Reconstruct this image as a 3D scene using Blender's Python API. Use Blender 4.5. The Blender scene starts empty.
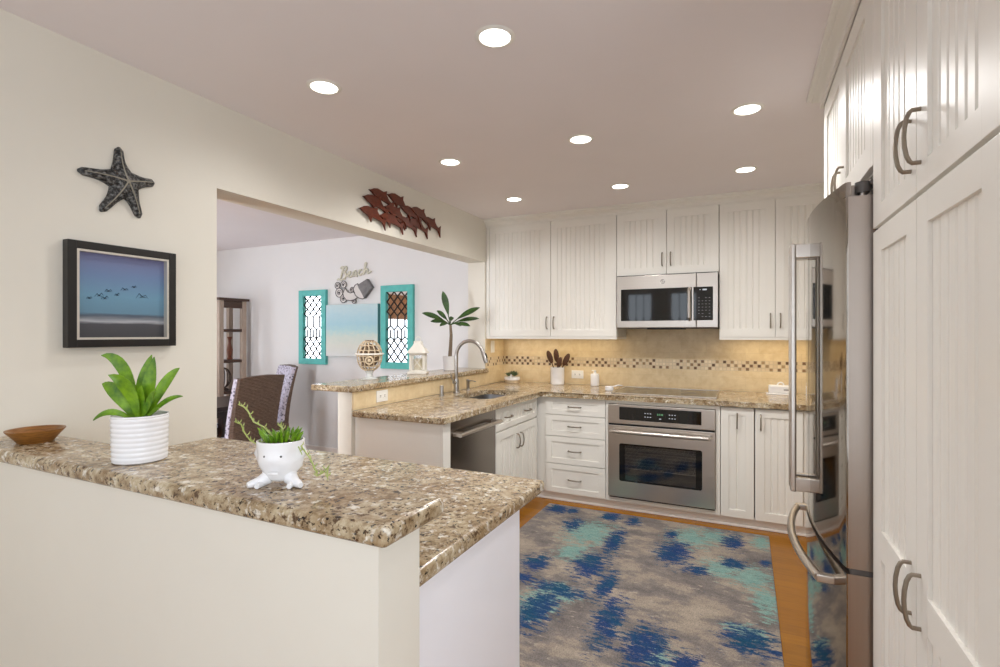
import bpy, bmesh, math, random
from mathutils import Vector, Matrix
random.seed(7)
R_ = math.radians
PI = math.pi
scene = bpy.context.scene
COL = scene.collection

# ------------------------------------------------------------------ camera, world, exposure, daylight
cam = bpy.data.objects.new('camera', bpy.data.cameras.new('camera'))
COL.objects.link(cam)
cam.location = (0, 0, 1.40)
cam.rotation_euler = (R_(90), 0, R_(25.62))
cam.data.sensor_width = 36
cam.data.lens = 18.432
cam.data.shift_y = 0.0005
cam.data.clip_start = 0.02
scene.camera = cam
scene.view_settings.view_transform = 'Standard'
scene.view_settings.look = 'None'
scene.view_settings.gamma = 1
scene.view_settings.use_curve_mapping = False
scene.view_settings.exposure = 0.18
w = bpy.data.worlds.new('sky'); scene.world = w
w.use_nodes = True
w.node_tree.nodes['Background'].inputs[0].default_value = (0.75, 0.85, 1.0, 1)
w.node_tree.nodes['Background'].inputs[1].default_value = 0.6
scene.cycles.max_bounces = 10
scene.cycles.diffuse_bounces = 6
scene.cycles.transparent_max_bounces = 16
scene.cycles.sample_clamp_indirect = 4.0


def area(name, loc, rot, sx, sy, watts, color, spread=180):
    l = bpy.data.lights.new(name, 'AREA')
    l.shape = 'RECTANGLE'; l.size = sx; l.size_y = sy
    l.energy = watts; l.color = color; l.spread = R_(spread)
    o = bpy.data.objects.new(name, l); COL.objects.link(o)
    o.location = loc; o.rotation_euler = rot
    return o


DAY = (0.84, 0.92, 1.0)
SKYD = (0.88, 0.93, 1.0)
# daylight just outside the glazing: french doors behind the camera, the dining west windows, plus an added side window and an added dining south window
area('daylight', (-1.89, -1.70, 1.25), (R_(90), 0, 0), 0.50, 1.9, 7.5, DAY)
area('daylight', (-1.07, -1.70, 1.25), (R_(90), 0, 0), 0.50, 1.9, 7.5, DAY)
area('daylight', (-0.15, -1.70, 1.25), (R_(90), 0, 0), 0.64, 1.9, 9.5, DAY)
area('daylight', (0.62, -1.70, 1.25), (R_(90), 0, 0), 0.50, 1.9, 7.5, DAY)
area('daylight', (1.10, -0.45, 1.50), (R_(90), 0, R_(90)), 1.5, 1.2, 32, DAY)  # unseen side window, added to light the peninsula end and left wall
area('daylight', (-6.55, 0.45, 1.45), (R_(90), 0, R_(-90)), 1.3, 1.4, 16, SKYD)
area('daylight', (-6.55, 2.65, 1.45), (R_(90), 0, R_(-90)), 1.0, 1.4, 28, SKYD)
area('daylight', (-2.98, -1.70, 1.20), (R_(90), 0, 0), 0.66, 1.95, 135, SKYD)  # unseen dining south window, added to brighten the dining room but not the kitchen
WARM = (1.0, 0.995, 0.985)
# strip lamps under the upper cabinets
area('under_cabinet_lamp', (-1.62, 4.63, 1.366), (0, 0, 0), 1.05, 0.04, 1.45, (1.0, 0.84, 0.58))
area('under_cabinet_lamp', (0.25, 4.63, 1.366), (0, 0, 0), 0.75, 0.04, 1.3, (1.0, 0.84, 0.58))


# ------------------------------------------------------------------ materials
def srgb(r, g, b):
    f = lambda c: (c / 255 / 12.92) if c / 255 <= 0.04045 else ((c / 255 + 0.055) / 1.055) ** 2.4
    return (f(r), f(g), f(b), 1)


class NT:
    def __init__(self, name):
        self.m = bpy.data.materials.new(name); self.m.use_nodes = True
        self.t = self.m.node_tree; self.n = self.t.nodes
        self.b = self.n['Principled BSDF']

    def new(self, typ, **kw):
        nd = self.n.new(typ)
        for k, v in kw.items():
            if k.startswith('i_'):
                nd.inputs[k[2:].replace('_', ' ')].default_value = v
            else:
                setattr(nd, k, v)
        return nd

    def link(self, a, b): self.t.links.new(a, b)

    def coord(self, scale=(1, 1, 1), kind='Object'):
        tc = self.new('ShaderNodeTexCoord'); mp = self.new('ShaderNodeMapping')
        mp.inputs['Scale'].default_value = scale
        self.link(tc.outputs[kind], mp.inputs[0])
        return mp.outputs[0]

    def noise(self, co, scale, detail=4, rough=0.6, dist=0):
        nd = self.new('ShaderNodeTexNoise', i_Scale=scale, i_Detail=detail, i_Roughness=rough, i_Distortion=dist)
        self.link(co, nd.inputs['Vector'])
        return nd.outputs['Fac']

    def ramp(self, fac, stops, interp='LINEAR'):
        nd = self.new('ShaderNodeValToRGB'); cr = nd.color_ramp; cr.interpolation = interp
        cr.elements[0].position = stops[0][0]; cr.elements[0].color = stops[0][1]
        cr.elements[1].position = stops[-1][0]; cr.elements[1].color = stops[-1][1]
        for p, c in stops[1:-1]:
            e = cr.elements.new(p); e.color = c
        self.link(fac, nd.inputs[0])
        return nd.outputs[0]

    def mix(self, fac, a, b, mode='MIX'):
        nd = self.new('ShaderNodeMix', data_type='RGBA', blend_type=mode)
        for idx, v in ((0, fac), (6, a), (7, b)):
            if hasattr(v, 'is_output'): self.link(v, nd.inputs[idx])
            else: nd.inputs[idx].default_value = v
        return nd.outputs[2]

    def math(self, op, a, b=0.0, c=None, clamp=False):
        nd = self.new('ShaderNodeMath', operation=op, use_clamp=clamp)
        for idx, v in ((0, a), (1, b), (2, c)):
            if v is None: continue
            if hasattr(v, 'is_output'): self.link(v, nd.inputs[idx])
            else: nd.inputs[idx].default_value = v
        return nd.outputs[0]

    def bump(self, h, strength=0.2, dist=0.01):
        nd = self.new('ShaderNodeBump', i_Strength=strength, i_Distance=dist)
        self.link(h, nd.inputs['Height']); self.link(nd.outputs[0], self.b.inputs['Normal'])

    def base(self, c):
        if hasattr(c, 'is_output'): self.link(c, self.b.inputs['Base Color'])
        else: self.b.inputs['Base Color'].default_value = c

    def set(self, rough=0.5, metal=0.0, spec=None, **kw):
        self.b.inputs['Roughness'].default_value = rough
        self.b.inputs['Metallic'].default_value = metal
        if spec is not None: self.b.inputs['Specular IOR Level'].default_value = spec
        for k, v in kw.items(): self.b.inputs[k.replace('_', ' ')].default_value = v
        return self.m


def plain(name, c, rough=0.5, metal=0.0, spec=None, var=0.04, vscale=12, bump=0.0, **kw):
    t = NT(name)
    co = t.coord()
    f = t.noise(co, vscale, 3)
    d = tuple(max(0, x * (1 - var)) for x in c[:3]) + (1,)
    l = tuple(min(1, x * (1 + var)) for x in c[:3]) + (1,)
    t.base(t.ramp(f, [(0.3, d), (0.7, l)]))
    if bump: t.bump(t.noise(co, vscale * 6, 4), bump, 0.004)
    return t.set(rough, metal, spec, **kw)


M = {}
M['wall'] = plain('wall_paint', srgb(226, 221, 209), 0.75, var=0.015, vscale=3, bump=0.04)
M['dwall'] = plain('dining_wall_paint', srgb(224, 223, 222), 0.75, var=0.012, vscale=3, bump=0.04)
M['ceil'] = plain('ceiling_paint', srgb(239, 233, 235), 0.85, var=0.012, vscale=2, bump=0.03)
M['cab'] = plain('cabinet_lacquer', srgb(236, 233, 226), 0.38, var=0.012, vscale=4)
M['cab2'] = plain('cool_white_lacquer', srgb(246, 246, 252), 0.42, var=0.01, vscale=4)
M['trim'] = plain('trim_paint', srgb(236, 231, 226), 0.45, var=0.01)
M['nickel'] = plain('brushed_nickel', srgb(150, 140, 127), 0.32, 1.0, var=0.05, vscale=40)
M['chrome'] = plain('satin_steel_faucet', srgb(176, 172, 168), 0.3, 1.0, var=0.03, vscale=40)
M['white_plastic'] = plain('white_plastic', srgb(240, 238, 232), 0.35, var=0.01)
M['white_ceramic'] = plain('white_ceramic', srgb(240, 239, 240), 0.22, var=0.01)
M['black_plastic'] = plain('black_plastic', srgb(22, 22, 24), 0.35, var=0.1)
M['grey_plastic'] = plain('grey_plastic', srgb(96, 92, 90), 0.4, var=0.05)
M['black_glass'] = plain('black_glass', srgb(8, 8, 9), 0.04, spec=0.6, var=0.0)
M['dark'] = plain('dark_gap', srgb(14, 13, 12), 0.6, var=0.0)
M['soil'] = plain('potting_soil', srgb(62, 44, 30), 0.95, var=0.4, vscale=120, bump=0.6)
M['black_frame'] = plain('black_frame_wood', srgb(24, 21, 20), 0.35, var=0.15)
M['silver'] = plain('silver_liner', srgb(206, 200, 190), 0.4, 0.4)
M['lead'] = plain('lead_came', srgb(52, 46, 44), 0.4, 0.6)
M['white_metal'] = plain('cream_painted_metal', srgb(233, 229, 219), 0.5)
M['utensil'] = plain('dark_wood_utensil', srgb(78, 46, 26), 0.4, var=0.3, vscale=30)
M['mark'] = plain('grey_emblem', srgb(150, 148, 148), 0.25, 0.9)


def emit(name, c, s):
    t = NT(name); t.base((0, 0, 0, 1))
    t.b.inputs['Emission Color'].default_value = c
    t.b.inputs['Emission Strength'].default_value = s
    return t.m


M['lamp'] = emit('lit_lamp_diffuser', (1, 0.95, 0.86, 1), 5.0)
M['led_white'] = emit('lit_display_white', (0.9, 0.95, 1, 1), 0.55)
M['led_green'] = emit('lit_display_green', (0.35, 0.9, 0.45, 1), 0.3)


def steel(name, c, rough, sc):
    t = NT(name); co = t.coord(sc)
    f = t.noise(co, 4, 2)
    d = tuple(x * 0.97 for x in c[:3]) + (1,)
    t.base(t.ramp(f, [(0.3, d), (0.7, c)]))
    return t.set(rough, 1.0)


M['steel'] = steel('stainless_steel', srgb(202, 194, 186), 0.29, (1, 1, 12))
M['sink_steel'] = steel('sink_steel', srgb(132, 134, 138), 0.36, (1, 1, 40))
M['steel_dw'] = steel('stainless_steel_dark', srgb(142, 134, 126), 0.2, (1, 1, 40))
M['mirror_steel'] = steel('polished_stainless', srgb(150, 142, 132), 0.07, (1, 1, 30))
M['side_steel'] = steel('satin_stainless', srgb(164, 152, 142), 0.34, (30, 30, 0.6))

# leaves
for nm, a, b in (('leaf', (58, 104, 16), (134, 176, 26)), ('leaf_dark', (22, 46, 14), (58, 92, 30)), ('leaf_pale', (138, 156, 70), (182, 190, 116)),
                 ('leaf_succ', (40, 58, 34), (92, 112, 76))):
    t = NT(nm); co = t.coord()
    t.base(t.ramp(t.noise(co, 26, 3), [(0.3, srgb(*a)), (0.7, srgb(*b))]))
    M[nm] = t.set(0.4)

# granite
def granite(name, tint):
    t = NT(name); co = t.coord()
    warp = t.new('ShaderNodeTexNoise', i_Scale=14.0, i_Detail=4.0); t.link(co, warp.inputs['Vector'])
    va = t.new('ShaderNodeVectorMath', operation='MULTIPLY_ADD'); t.link(warp.outputs['Color'], va.inputs[0])
    va.inputs[1].default_value = (0.03, 0.03, 0.03); t.link(co, va.inputs[2])
    p = va.outputs[0]
    n1 = t.noise(p, 42, 8, 0.72)
    base = t.ramp(n1, [(0.34, srgb(*tint[0])), (0.45, srgb(*tint[1])), (0.55, srgb(*tint[2])), (0.68, srgb(*tint[3]))])
    patch = t.ramp(t.noise(p, 11, 4, 0.6), [(0.36, srgb(206, 190, 168)), (0.62, srgb(250, 248, 240))])
    base = t.mix(1.0, base, patch, 'MULTIPLY')
    n2 = t.noise(p, 62, 5, 0.62)
    spots = t.ramp(n2, [(0.375, (1, 1, 1, 1)), (0.43, (0, 0, 0, 1))])
    c = t.mix(spots, base, srgb(*tint[4]))
    n3 = t.noise(t.coord((1, 1, 1.3)), 84, 4, 0.6)
    sp2 = t.ramp(n3, [(0.365, (1, 1, 1, 1)), (0.395, (0, 0, 0, 1))])
    c = t.mix(sp2, c, srgb(*tint[5]))
    n4 = t.noise(p, 46, 4, 0.6)
    wh = t.ramp(n4, [(0.56, (0, 0, 0, 1)), (0.68, (1, 1, 1, 1))])
    c = t.mix(wh, c, srgb(*tint[6]))
    t.base(c)
    return t.set(0.16, spec=0.28)


M['granite'] = granite('granite_slab', [(134, 114, 90), (174, 156, 130), (200, 186, 162), (219, 210, 192), (92, 70, 50), (44, 36, 31), (229, 223, 210)])

# travertine tile + mosaic band (object coordinates: x along wall, z height; y for side pieces)
def tile(name, axis, band):
    t = NT(name)
    tc = t.new('ShaderNodeTexCoord'); sp = t.new('ShaderNodeSeparateXYZ'); t.link(tc.outputs['Object'], sp.inputs[0])
    cb = t.new('ShaderNodeCombineXYZ'); t.link(sp.outputs[axis], cb.inputs[0]); t.link(sp.outputs[2], cb.inputs[1])
    br = t.new('ShaderNodeTexBrick', offset=0.5, i_Scale=1.0, i_Mortar_Size=0.0016, i_Brick_Width=0.205, i_Row_Height=0.103, i_Mortar_Smooth=0.3)
    br.inputs['Color1'].default_value = srgb(228, 206, 166); br.inputs['Color2'].default_value = srgb(214, 190, 148)
    br.inputs['Mortar'].default_value = srgb(196, 174, 140)
    t.link(cb.outputs[0], br.inputs['Vector'])
    ns = t.noise(tc.outputs['Object'], 14, 6, 0.65, 0.4)
    c = t.mix(0.6, br.outputs['Color'], t.ramp(ns, [(0.3, srgb(206, 180, 136)), (0.7, srgb(236, 218, 182))]))
    if band:
        s = 0.0295; z0 = 1.0855
        u = t.math('DIVIDE', sp.outputs[axis], s); v = t.math('DIVIDE', t.math('SUBTRACT', sp.outputs[2], z0), s)
        fu = t.math('FLOOR', u); fv = t.math('FLOOR', v)
        par = t.math('MODULO', t.math('ADD', t.math('ADD', fu, fv), 2000.0), 2.0)
        cell = t.new('ShaderNodeCombineXYZ'); t.link(fu, cell.inputs[0]); t.link(fv, cell.inputs[1])
        wn = t.new('ShaderNodeTexWhiteNoise', noise_dimensions='3D'); t.link(cell.outputs[0], wn.inputs['Vector'])
        on = t.math('MULTIPLY', t.math('LESS_THAN', par, 0.5), t.math('GREATER_THAN', wn.outputs['Value'], 0.30))
        gu = t.math('ABSOLUTE', t.math('SUBTRACT', t.math('FRACT', u), 0.5)); gv = t.math('ABSOLUTE', t.math('SUBTRACT', t.math('FRACT', v), 0.5))
        ins = t.math('LESS_THAN', t.math('MAXIMUM', gu, gv), 0.39)
        inb = t.math('MULTIPLY', t.math('GREATER_THAN', v, 0.0), t.math('LESS_THAN', v, 3.0))
        wn2 = t.new('ShaderNodeTexWhiteNoise', noise_dimensions='3D')
        sh = t.new('ShaderNodeVectorMath', operation='ADD'); t.link(cell.outputs[0], sh.inputs[0]); sh.inputs[1].default_value = (77, 31, 5)
        t.link(sh.outputs[0], wn2.inputs['Vector'])
        brown = t.ramp(wn2.outputs['Value'], [(0.0, srgb(88, 62, 42)), (0.35, srgb(112, 82, 56)), (0.7, srgb(140, 110, 78)), (1.0, srgb(172, 146, 108))])
        cream = t.ramp(wn2.outputs['Value'], [(0.0, srgb(214, 192, 158)), (1.0, srgb(230, 212, 182))])
        sq = t.mix(on, cream, brown)
        sq = t.mix(ins, srgb(206, 188, 158), sq)
        c = t.mix(inb, c, sq)
    t.base(c)
    return t.set(0.32)


M['tile_x'] = tile('travertine_tile', 0, True)
M['tile_y'] = tile('travertine_tile_return', 1, True)
M['tile_h'] = tile('travertine_strip', 1, False)

# oak floor: planks run along x
t = NT('oak_floor'); tc = t.new('ShaderNodeTexCoord')
br = t.new('ShaderNodeTexBrick', offset=0.37, i_Scale=1.0, i_Mortar_Size=0.0012, i_Brick_Width=0.9, i_Row_Height=0.083)
br.inputs['Color1'].default_value = srgb(156, 100, 4); br.inputs['Color2'].default_value = srgb(134, 82, 2); br.inputs['Mortar'].default_value = srgb(104, 58, 20)
t.link(tc.outputs['Object'], br.inputs['Vector'])
gr = t.noise(t.coord((2.5, 40, 40)), 3, 5, 0.6)
t.base(t.mix(0.35, br.outputs['Color'], t.ramp(gr, [(0.3, srgb(116, 68, 2)), (0.7, srgb(168, 112, 6))])))
M['floor'] = t.set(0.24, spec=0.3)

# woods
def wood(name, a, b, sc=(3, 3, 30), rough=0.4):
    t = NT(name)
    t.base(t.ramp(t.noise(t.coord(sc), 4, 5, 0.6, 0.6), [(0.3, srgb(*a)), (0.7, srgb(*b))]))
    return t.set(rough)


M['bowl_wood'] = wood('bowl_wood', (112, 70, 28), (160, 108, 48), (8, 8, 60), 0.35)
M['shelf_wood'] = wood('weathered_wood', (150, 132, 118), (186, 168, 152), (30, 30, 2))
M['shelf_dark'] = wood('dark_walnut', (52, 34, 26), (84, 58, 44), (4, 4, 40))
M['dolphin_wood'] = wood('red_mahogany', (70, 24, 8), (112, 44, 16), (4, 10, 30), 0.35)
M['table_wood'] = wood('black_brown_wood', (30, 22, 20), (54, 40, 34), (30, 3, 3), 0.3)
M['trunk'] = wood('plant_trunk', (96, 82, 66), (142, 124, 104), (40, 40, 90), 0.8)

# wicker
t = NT('wicker_weave'); co = t.coord()
wv = t.new('ShaderNodeTexWave', wave_type='BANDS', bands_direction='Z', i_Scale=26.0, i_Distortion=1.2, i_Detail=2.0); t.link(co, wv.inputs['Vector'])
wv.inputs['Detail Scale'].default_value = 6.0
n = t.noise(t.coord((14, 14, 60)), 3, 3)
c = t.mix(0.5, t.ramp(wv.outputs['Fac'], [(0.1, srgb(58, 44, 38)), (0.8, srgb(128, 106, 92))]), t.ramp(n, [(0.35, srgb(66, 50, 42)), (0.65, srgb(136, 114, 98))]))
t.base(c); t.bump(wv.outputs['Fac'], 0.6, 0.006)
M['wicker'] = t.set(0.55)
t = NT('seat_cloth'); co = t.coord()
vo = t.new('ShaderNodeTexVoronoi', i_Scale=38.0); t.link(co, vo.inputs['Vector'])
t.base(t.ramp(vo.outputs['Distance'], [(0.2, srgb(96, 92, 112)), (0.5, srgb(204, 200, 216))]))
M['seat_cloth'] = t.set(0.8)

# rug
BLUE = [(-1.35, 3.86, 0.08, 0.1), (-1.22, 3.87, 0.04, 0.07), (-1.13, 3.59, 0.07, 0.11), (-0.92, 3.87, 0.07, 0.09), (-0.75, 3.85, 0.05, 0.09), (-0.79, 3.41, 0.06, 0.23), (-1.15, 2.91, 0.08, 0.11), (-0.84, 3.0, 0.1, 0.18), (-1.14, 2.69, 0.07, 0.05), (-0.92, 2.64, 0.15, 0.07), (-0.95, 2.41, 0.09, 0.21), (-0.69, 2.8, 0.05, 0.17), (-0.6, 2.47, 0.07, 0.23), (-0.4, 2.33, 0.1, 0.17), (-0.22, 2.27, 0.07, 0.09), (-0.46, 3.71, 0.04, 0.09), (-0.41, 3.41, 0.1, 0.19), (-0.26, 3.21, 0.07, 0.07), (-0.08, 3.75, 0.06, 0.14), (0.01, 2.57, 0.11, 0.11), (0.12, 2.53, 0.05, 0.03), (0.11, 3.49, 0.03, 0.05), (-0.07, 3.4, 0.07, 0.07)]
TEAL = [(-0.98, 3.49, 0.16, 0.24), (-1.0, 3.15, 0.09, 0.14), (-0.33, 3.71, 0.14, 0.17), (-0.2, 3.8, 0.1, 0.12), (-0.12, 3.29, 0.12, 0.13), (0.03, 3.25, 0.11, 0.16), (0.1, 3.0, 0.06, 0.2), (0.09, 3.83, 0.06, 0.11), (-0.33, 2.27, 0.05, 0.08), (0.0, 2.66, 0.08, 0.06), (-0.91, 2.61, 0.1, 0.1), (-0.97, 2.48, 0.1, 0.16)]
RUGC = Vector((-0.655, 2.80, 0))
t = NT('rug_pile'); tc = t.new('ShaderNodeTexCoord')
flat = t.new('ShaderNodeVectorMath', operation='MULTIPLY'); t.link(tc.outputs['Object'], flat.inputs[0]); flat.inputs[1].default_value = (1, 1, 0)
def field(blobs):
    cur = None
    for x, y, rx, ry in blobs:
        a = t.new('ShaderNodeVectorMath', operation='SUBTRACT'); t.link(flat.outputs[0], a.inputs[0]); a.inputs[1].default_value = (x - RUGC.x, y - RUGC.y, 0)
        b = t.new('ShaderNodeVectorMath', operation='MULTIPLY'); t.link(a.outputs[0], b.inputs[0]); b.inputs[1].default_value = (1 / rx, 1 / ry, 0)
        l = t.new('ShaderNodeVectorMath', operation='LENGTH'); t.link(b.outputs[0], l.inputs[0])
        cur = l.outputs['Value'] if cur is None else t.math('MINIMUM', cur, l.outputs['Value'])
    return cur
st1 = t.noise(t.coord((0.8, 2.9, 1)), 15, 9, 0.84)
st2 = t.noise(t.coord((0.9, 2.6, 1)), 14, 9, 0.84)
big = t.noise(t.coord((1, 1.6, 1)), 3.2, 5, 0.65)
fine = t.noise(t.coord(), 190, 2, 0.5)
base = t.ramp(big, [(0.34, srgb(104, 98, 96)), (0.48, srgb(126, 118, 114)), (0.54, srgb(148, 137, 125)), (0.66, srgb(162, 150, 136))])
cream = t.ramp(t.noise(t.coord((1, 2.4, 1)), 13, 5, 0.7), [(0.60, (0, 0, 0, 1)), (0.66, (1, 1, 1, 1))])
base = t.mix(t.math('MULTIPLY', cream, 0.6), base, srgb(184, 173, 157))
def mask(fld, nz, amp, th):
    v = t.math('ADD', fld, t.math('MULTIPLY', t.math('SUBTRACT', nz, 0.5), amp))
    return t.ramp(v, [(th - 0.03, (1, 1, 1, 1)), (th + 0.03, (0, 0, 0, 1))])
tm = mask(t.math('MULTIPLY', field(TEAL), 0.5), st2, 3.6, 0.42)
tealc = t.ramp(st1, [(0.4, srgb(108, 144, 140)), (0.6, srgb(136, 162, 152))])
c = t.mix(tm, base, tealc)
bm_ = mask(t.math('MULTIPLY', field(BLUE), 0.5), st1, 3.4, 0.47)
bluec = t.ramp(t.noise(t.coord(), 5, 3), [(0.35, srgb(32, 74, 102)), (0.62, srgb(40, 64, 108))])
holes = t.ramp(t.noise(t.coord((0.7, 3.4, 1)), 30, 7, 0.8), [(0.36, (0.2, 0.2, 0.2, 1)), (0.43, (1, 1, 1, 1))])
c = t.mix(t.math('MULTIPLY', bm_, holes), c, bluec)
sx = t.math('LESS_THAN', t.noise(t.coord((1, 3.2, 1)), 20, 6, 0.8), 0.36)
c = t.mix(t.math('MULTIPLY', sx, 0.8), c, srgb(38, 66, 104))
c = t.mix(0.3, c, t.ramp(fine, [(0.35, (0.08, 0.08, 0.08, 1)), (0.65, (0.75, 0.75, 0.75, 1))]), 'OVERLAY')
t.base(c); t.bump(fine, 0.5, 0.004)
M['rug'] = t.set(0.95, spec=0.1)

# framed sea picture: local x across, z up (object coords centred)
def picture(name, stops, axis=2, z0=-0.2, z1=0.2, streak=(1.5, 1.5, 14), amt=0.14, rough=0.5):
    t = NT(name)
    tc = t.new('ShaderNodeTexCoord'); sp = t.new('ShaderNodeSeparateXYZ'); t.link(tc.outputs['Object'], sp.inputs[0])
    mr = t.new('ShaderNodeMapRange'); t.link(sp.outputs[axis], mr.inputs[0]); mr.inputs[1].default_value = z0; mr.inputs[2].default_value = z1
    nz = t.noise(t.coord(streak), 6, 5, 0.65)
    f = t.math('ADD', mr.outputs[0], t.math('MULTIPLY', t.math('SUBTRACT', nz, 0.5), amt))
    t.base(t.ramp(f, [(p, srgb(*c)) for p, c in stops]))
    return t.set(rough)


M['sea_print'] = picture('sea_print', [(0.0, (58, 58, 62)), (0.17, (70, 70, 76)), (0.20, (168, 170, 176)), (0.23, (120, 126, 134)), (0.27, (72, 84, 100)), (0.30, (96, 132, 154)), (0.5, (104, 146, 172)), (0.75, (104, 128, 166)), (1.0, (112, 112, 150))], z0=-0.165, z1=0.165, amt=0.05)
M['canvas'] = picture('beach_canvas', [(0.0, (214, 216, 214)), (0.2, (212, 214, 204)), (0.38, (200, 211, 202)), (0.50, (172, 206, 208)), (0.62, (160, 200, 212)), (0.8, (172, 204, 214)), (1.0, (188, 210, 214))], z0=-0.29, z1=0.29, streak=(3, 3, 5), amt=0.3)
M['canvas_edge'] = plain('canvas_edge', srgb(92, 150, 152), 0.6)
M['turq'] = plain('turquoise_paint', srgb(84, 180, 174), 0.5, var=0.08, vscale=18)
M['bird'] = plain('bird_print', srgb(20, 26, 40), 0.5)
t = NT('mirror_glass'); t.base((0.86, 0.88, 0.88, 1)); M['mirror'] = t.set(0.02, 1.0)
t = NT('pewter_star'); co = t.coord()
vo = t.new('ShaderNodeTexVoronoi', i_Scale=130.0); t.link(co, vo.inputs['Vector'])
t.base(t.ramp(t.noise(co, 90, 4), [(0.38, srgb(28, 26, 26)), (0.5, srgb(66, 66, 66)), (0.62, srgb(122, 122, 120))]))
t.bump(vo.outputs['Distance'], 0.8, 0.004); M['star'] = t.set(0.4, 0.4)
M['star_ridge'] = plain('star_ridge', srgb(148, 142, 128), 0.5)
M['pewter'] = plain('grey_pewter', srgb(116, 114, 114), 0.35, 0.5, var=0.2, vscale=20)
M['swirl_white'] = plain('whitewashed_metal', srgb(212, 208, 204), 0.6)
M['swirl_edge'] = plain('dark_metal_edge', srgb(78, 74, 74), 0.5)
M['beach_letter'] = plain('stone_letter', srgb(206, 203, 186), 0.6, var=0.12, vscale=50)
M['rattan'] = plain('whitewashed_rattan', srgb(198, 178, 148), 0.6, var=0.2, vscale=60)
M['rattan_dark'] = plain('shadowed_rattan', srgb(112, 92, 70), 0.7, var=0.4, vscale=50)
M['figure'] = plain('dark_bronze', srgb(60, 44, 36), 0.4)
M['vase'] = plain('carved_vase', srgb(118, 66, 44), 0.35, var=0.25, vscale=30)
t = NT('clear_glass'); gl = t.new('ShaderNodeBsdfGlossy'); gl.inputs['Roughness'].default_value = 0.02
tr = t.new('ShaderNodeBsdfTransparent'); mx = t.new('ShaderNodeMixShader'); out = t.n['Material Output']
mx.inputs[0].default_value = 0.05; t.link(tr.outputs[0], mx.inputs[1]); t.link(gl.outputs[0], mx.inputs[2]); t.link(mx.outputs[0], out.inputs['Surface'])
t.n.remove(t.b); M['pane'] = t.m
t = NT('smoked_oven_glass'); gl = t.new('ShaderNodeBsdfGlossy'); gl.inputs['Roughness'].default_value = 0.03
tr = t.new('ShaderNodeBsdfTransparent'); tr.inputs[0].default_value = (0.5, 0.5, 0.5, 1); mx = t.new('ShaderNodeMixShader'); mx.inputs[0].default_value = 0.14
out = t.n['Material Output']
t.link(tr.outputs[0], mx.inputs[1]); t.link(gl.outputs[0], mx.inputs[2]); t.link(mx.outputs[0], out.inputs['Surface'])
t.n.remove(t.b); M['oven_glass'] = t.m
M['foot_glass'] = plain('frosted_foot', srgb(206, 208, 204), 0.15, var=0.01)
M['lantern_glass'] = plain('lantern_candle', srgb(222, 214, 190), 0.5)
M['shade'] = plain('woven_shade', srgb(150, 108, 74), 0.8, var=0.15, vscale=40)


# ------------------------------------------------------------------ mesh builder
def frame_axes(d):
    d = d.normalized()
    a = Vector((0, 0, 1)) if abs(d.z) < 0.9 else Vector((1, 0, 0))
    x = d.cross(a).normalized()
    return x, x.cross(d).normalized() * -1


def weighted(o):
    m = o.modifiers.new('weighted_normal', 'WEIGHTED_NORMAL'); m.mode = 'FACE_AREA'; m.weight = 100; m.keep_sharp = True


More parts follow.
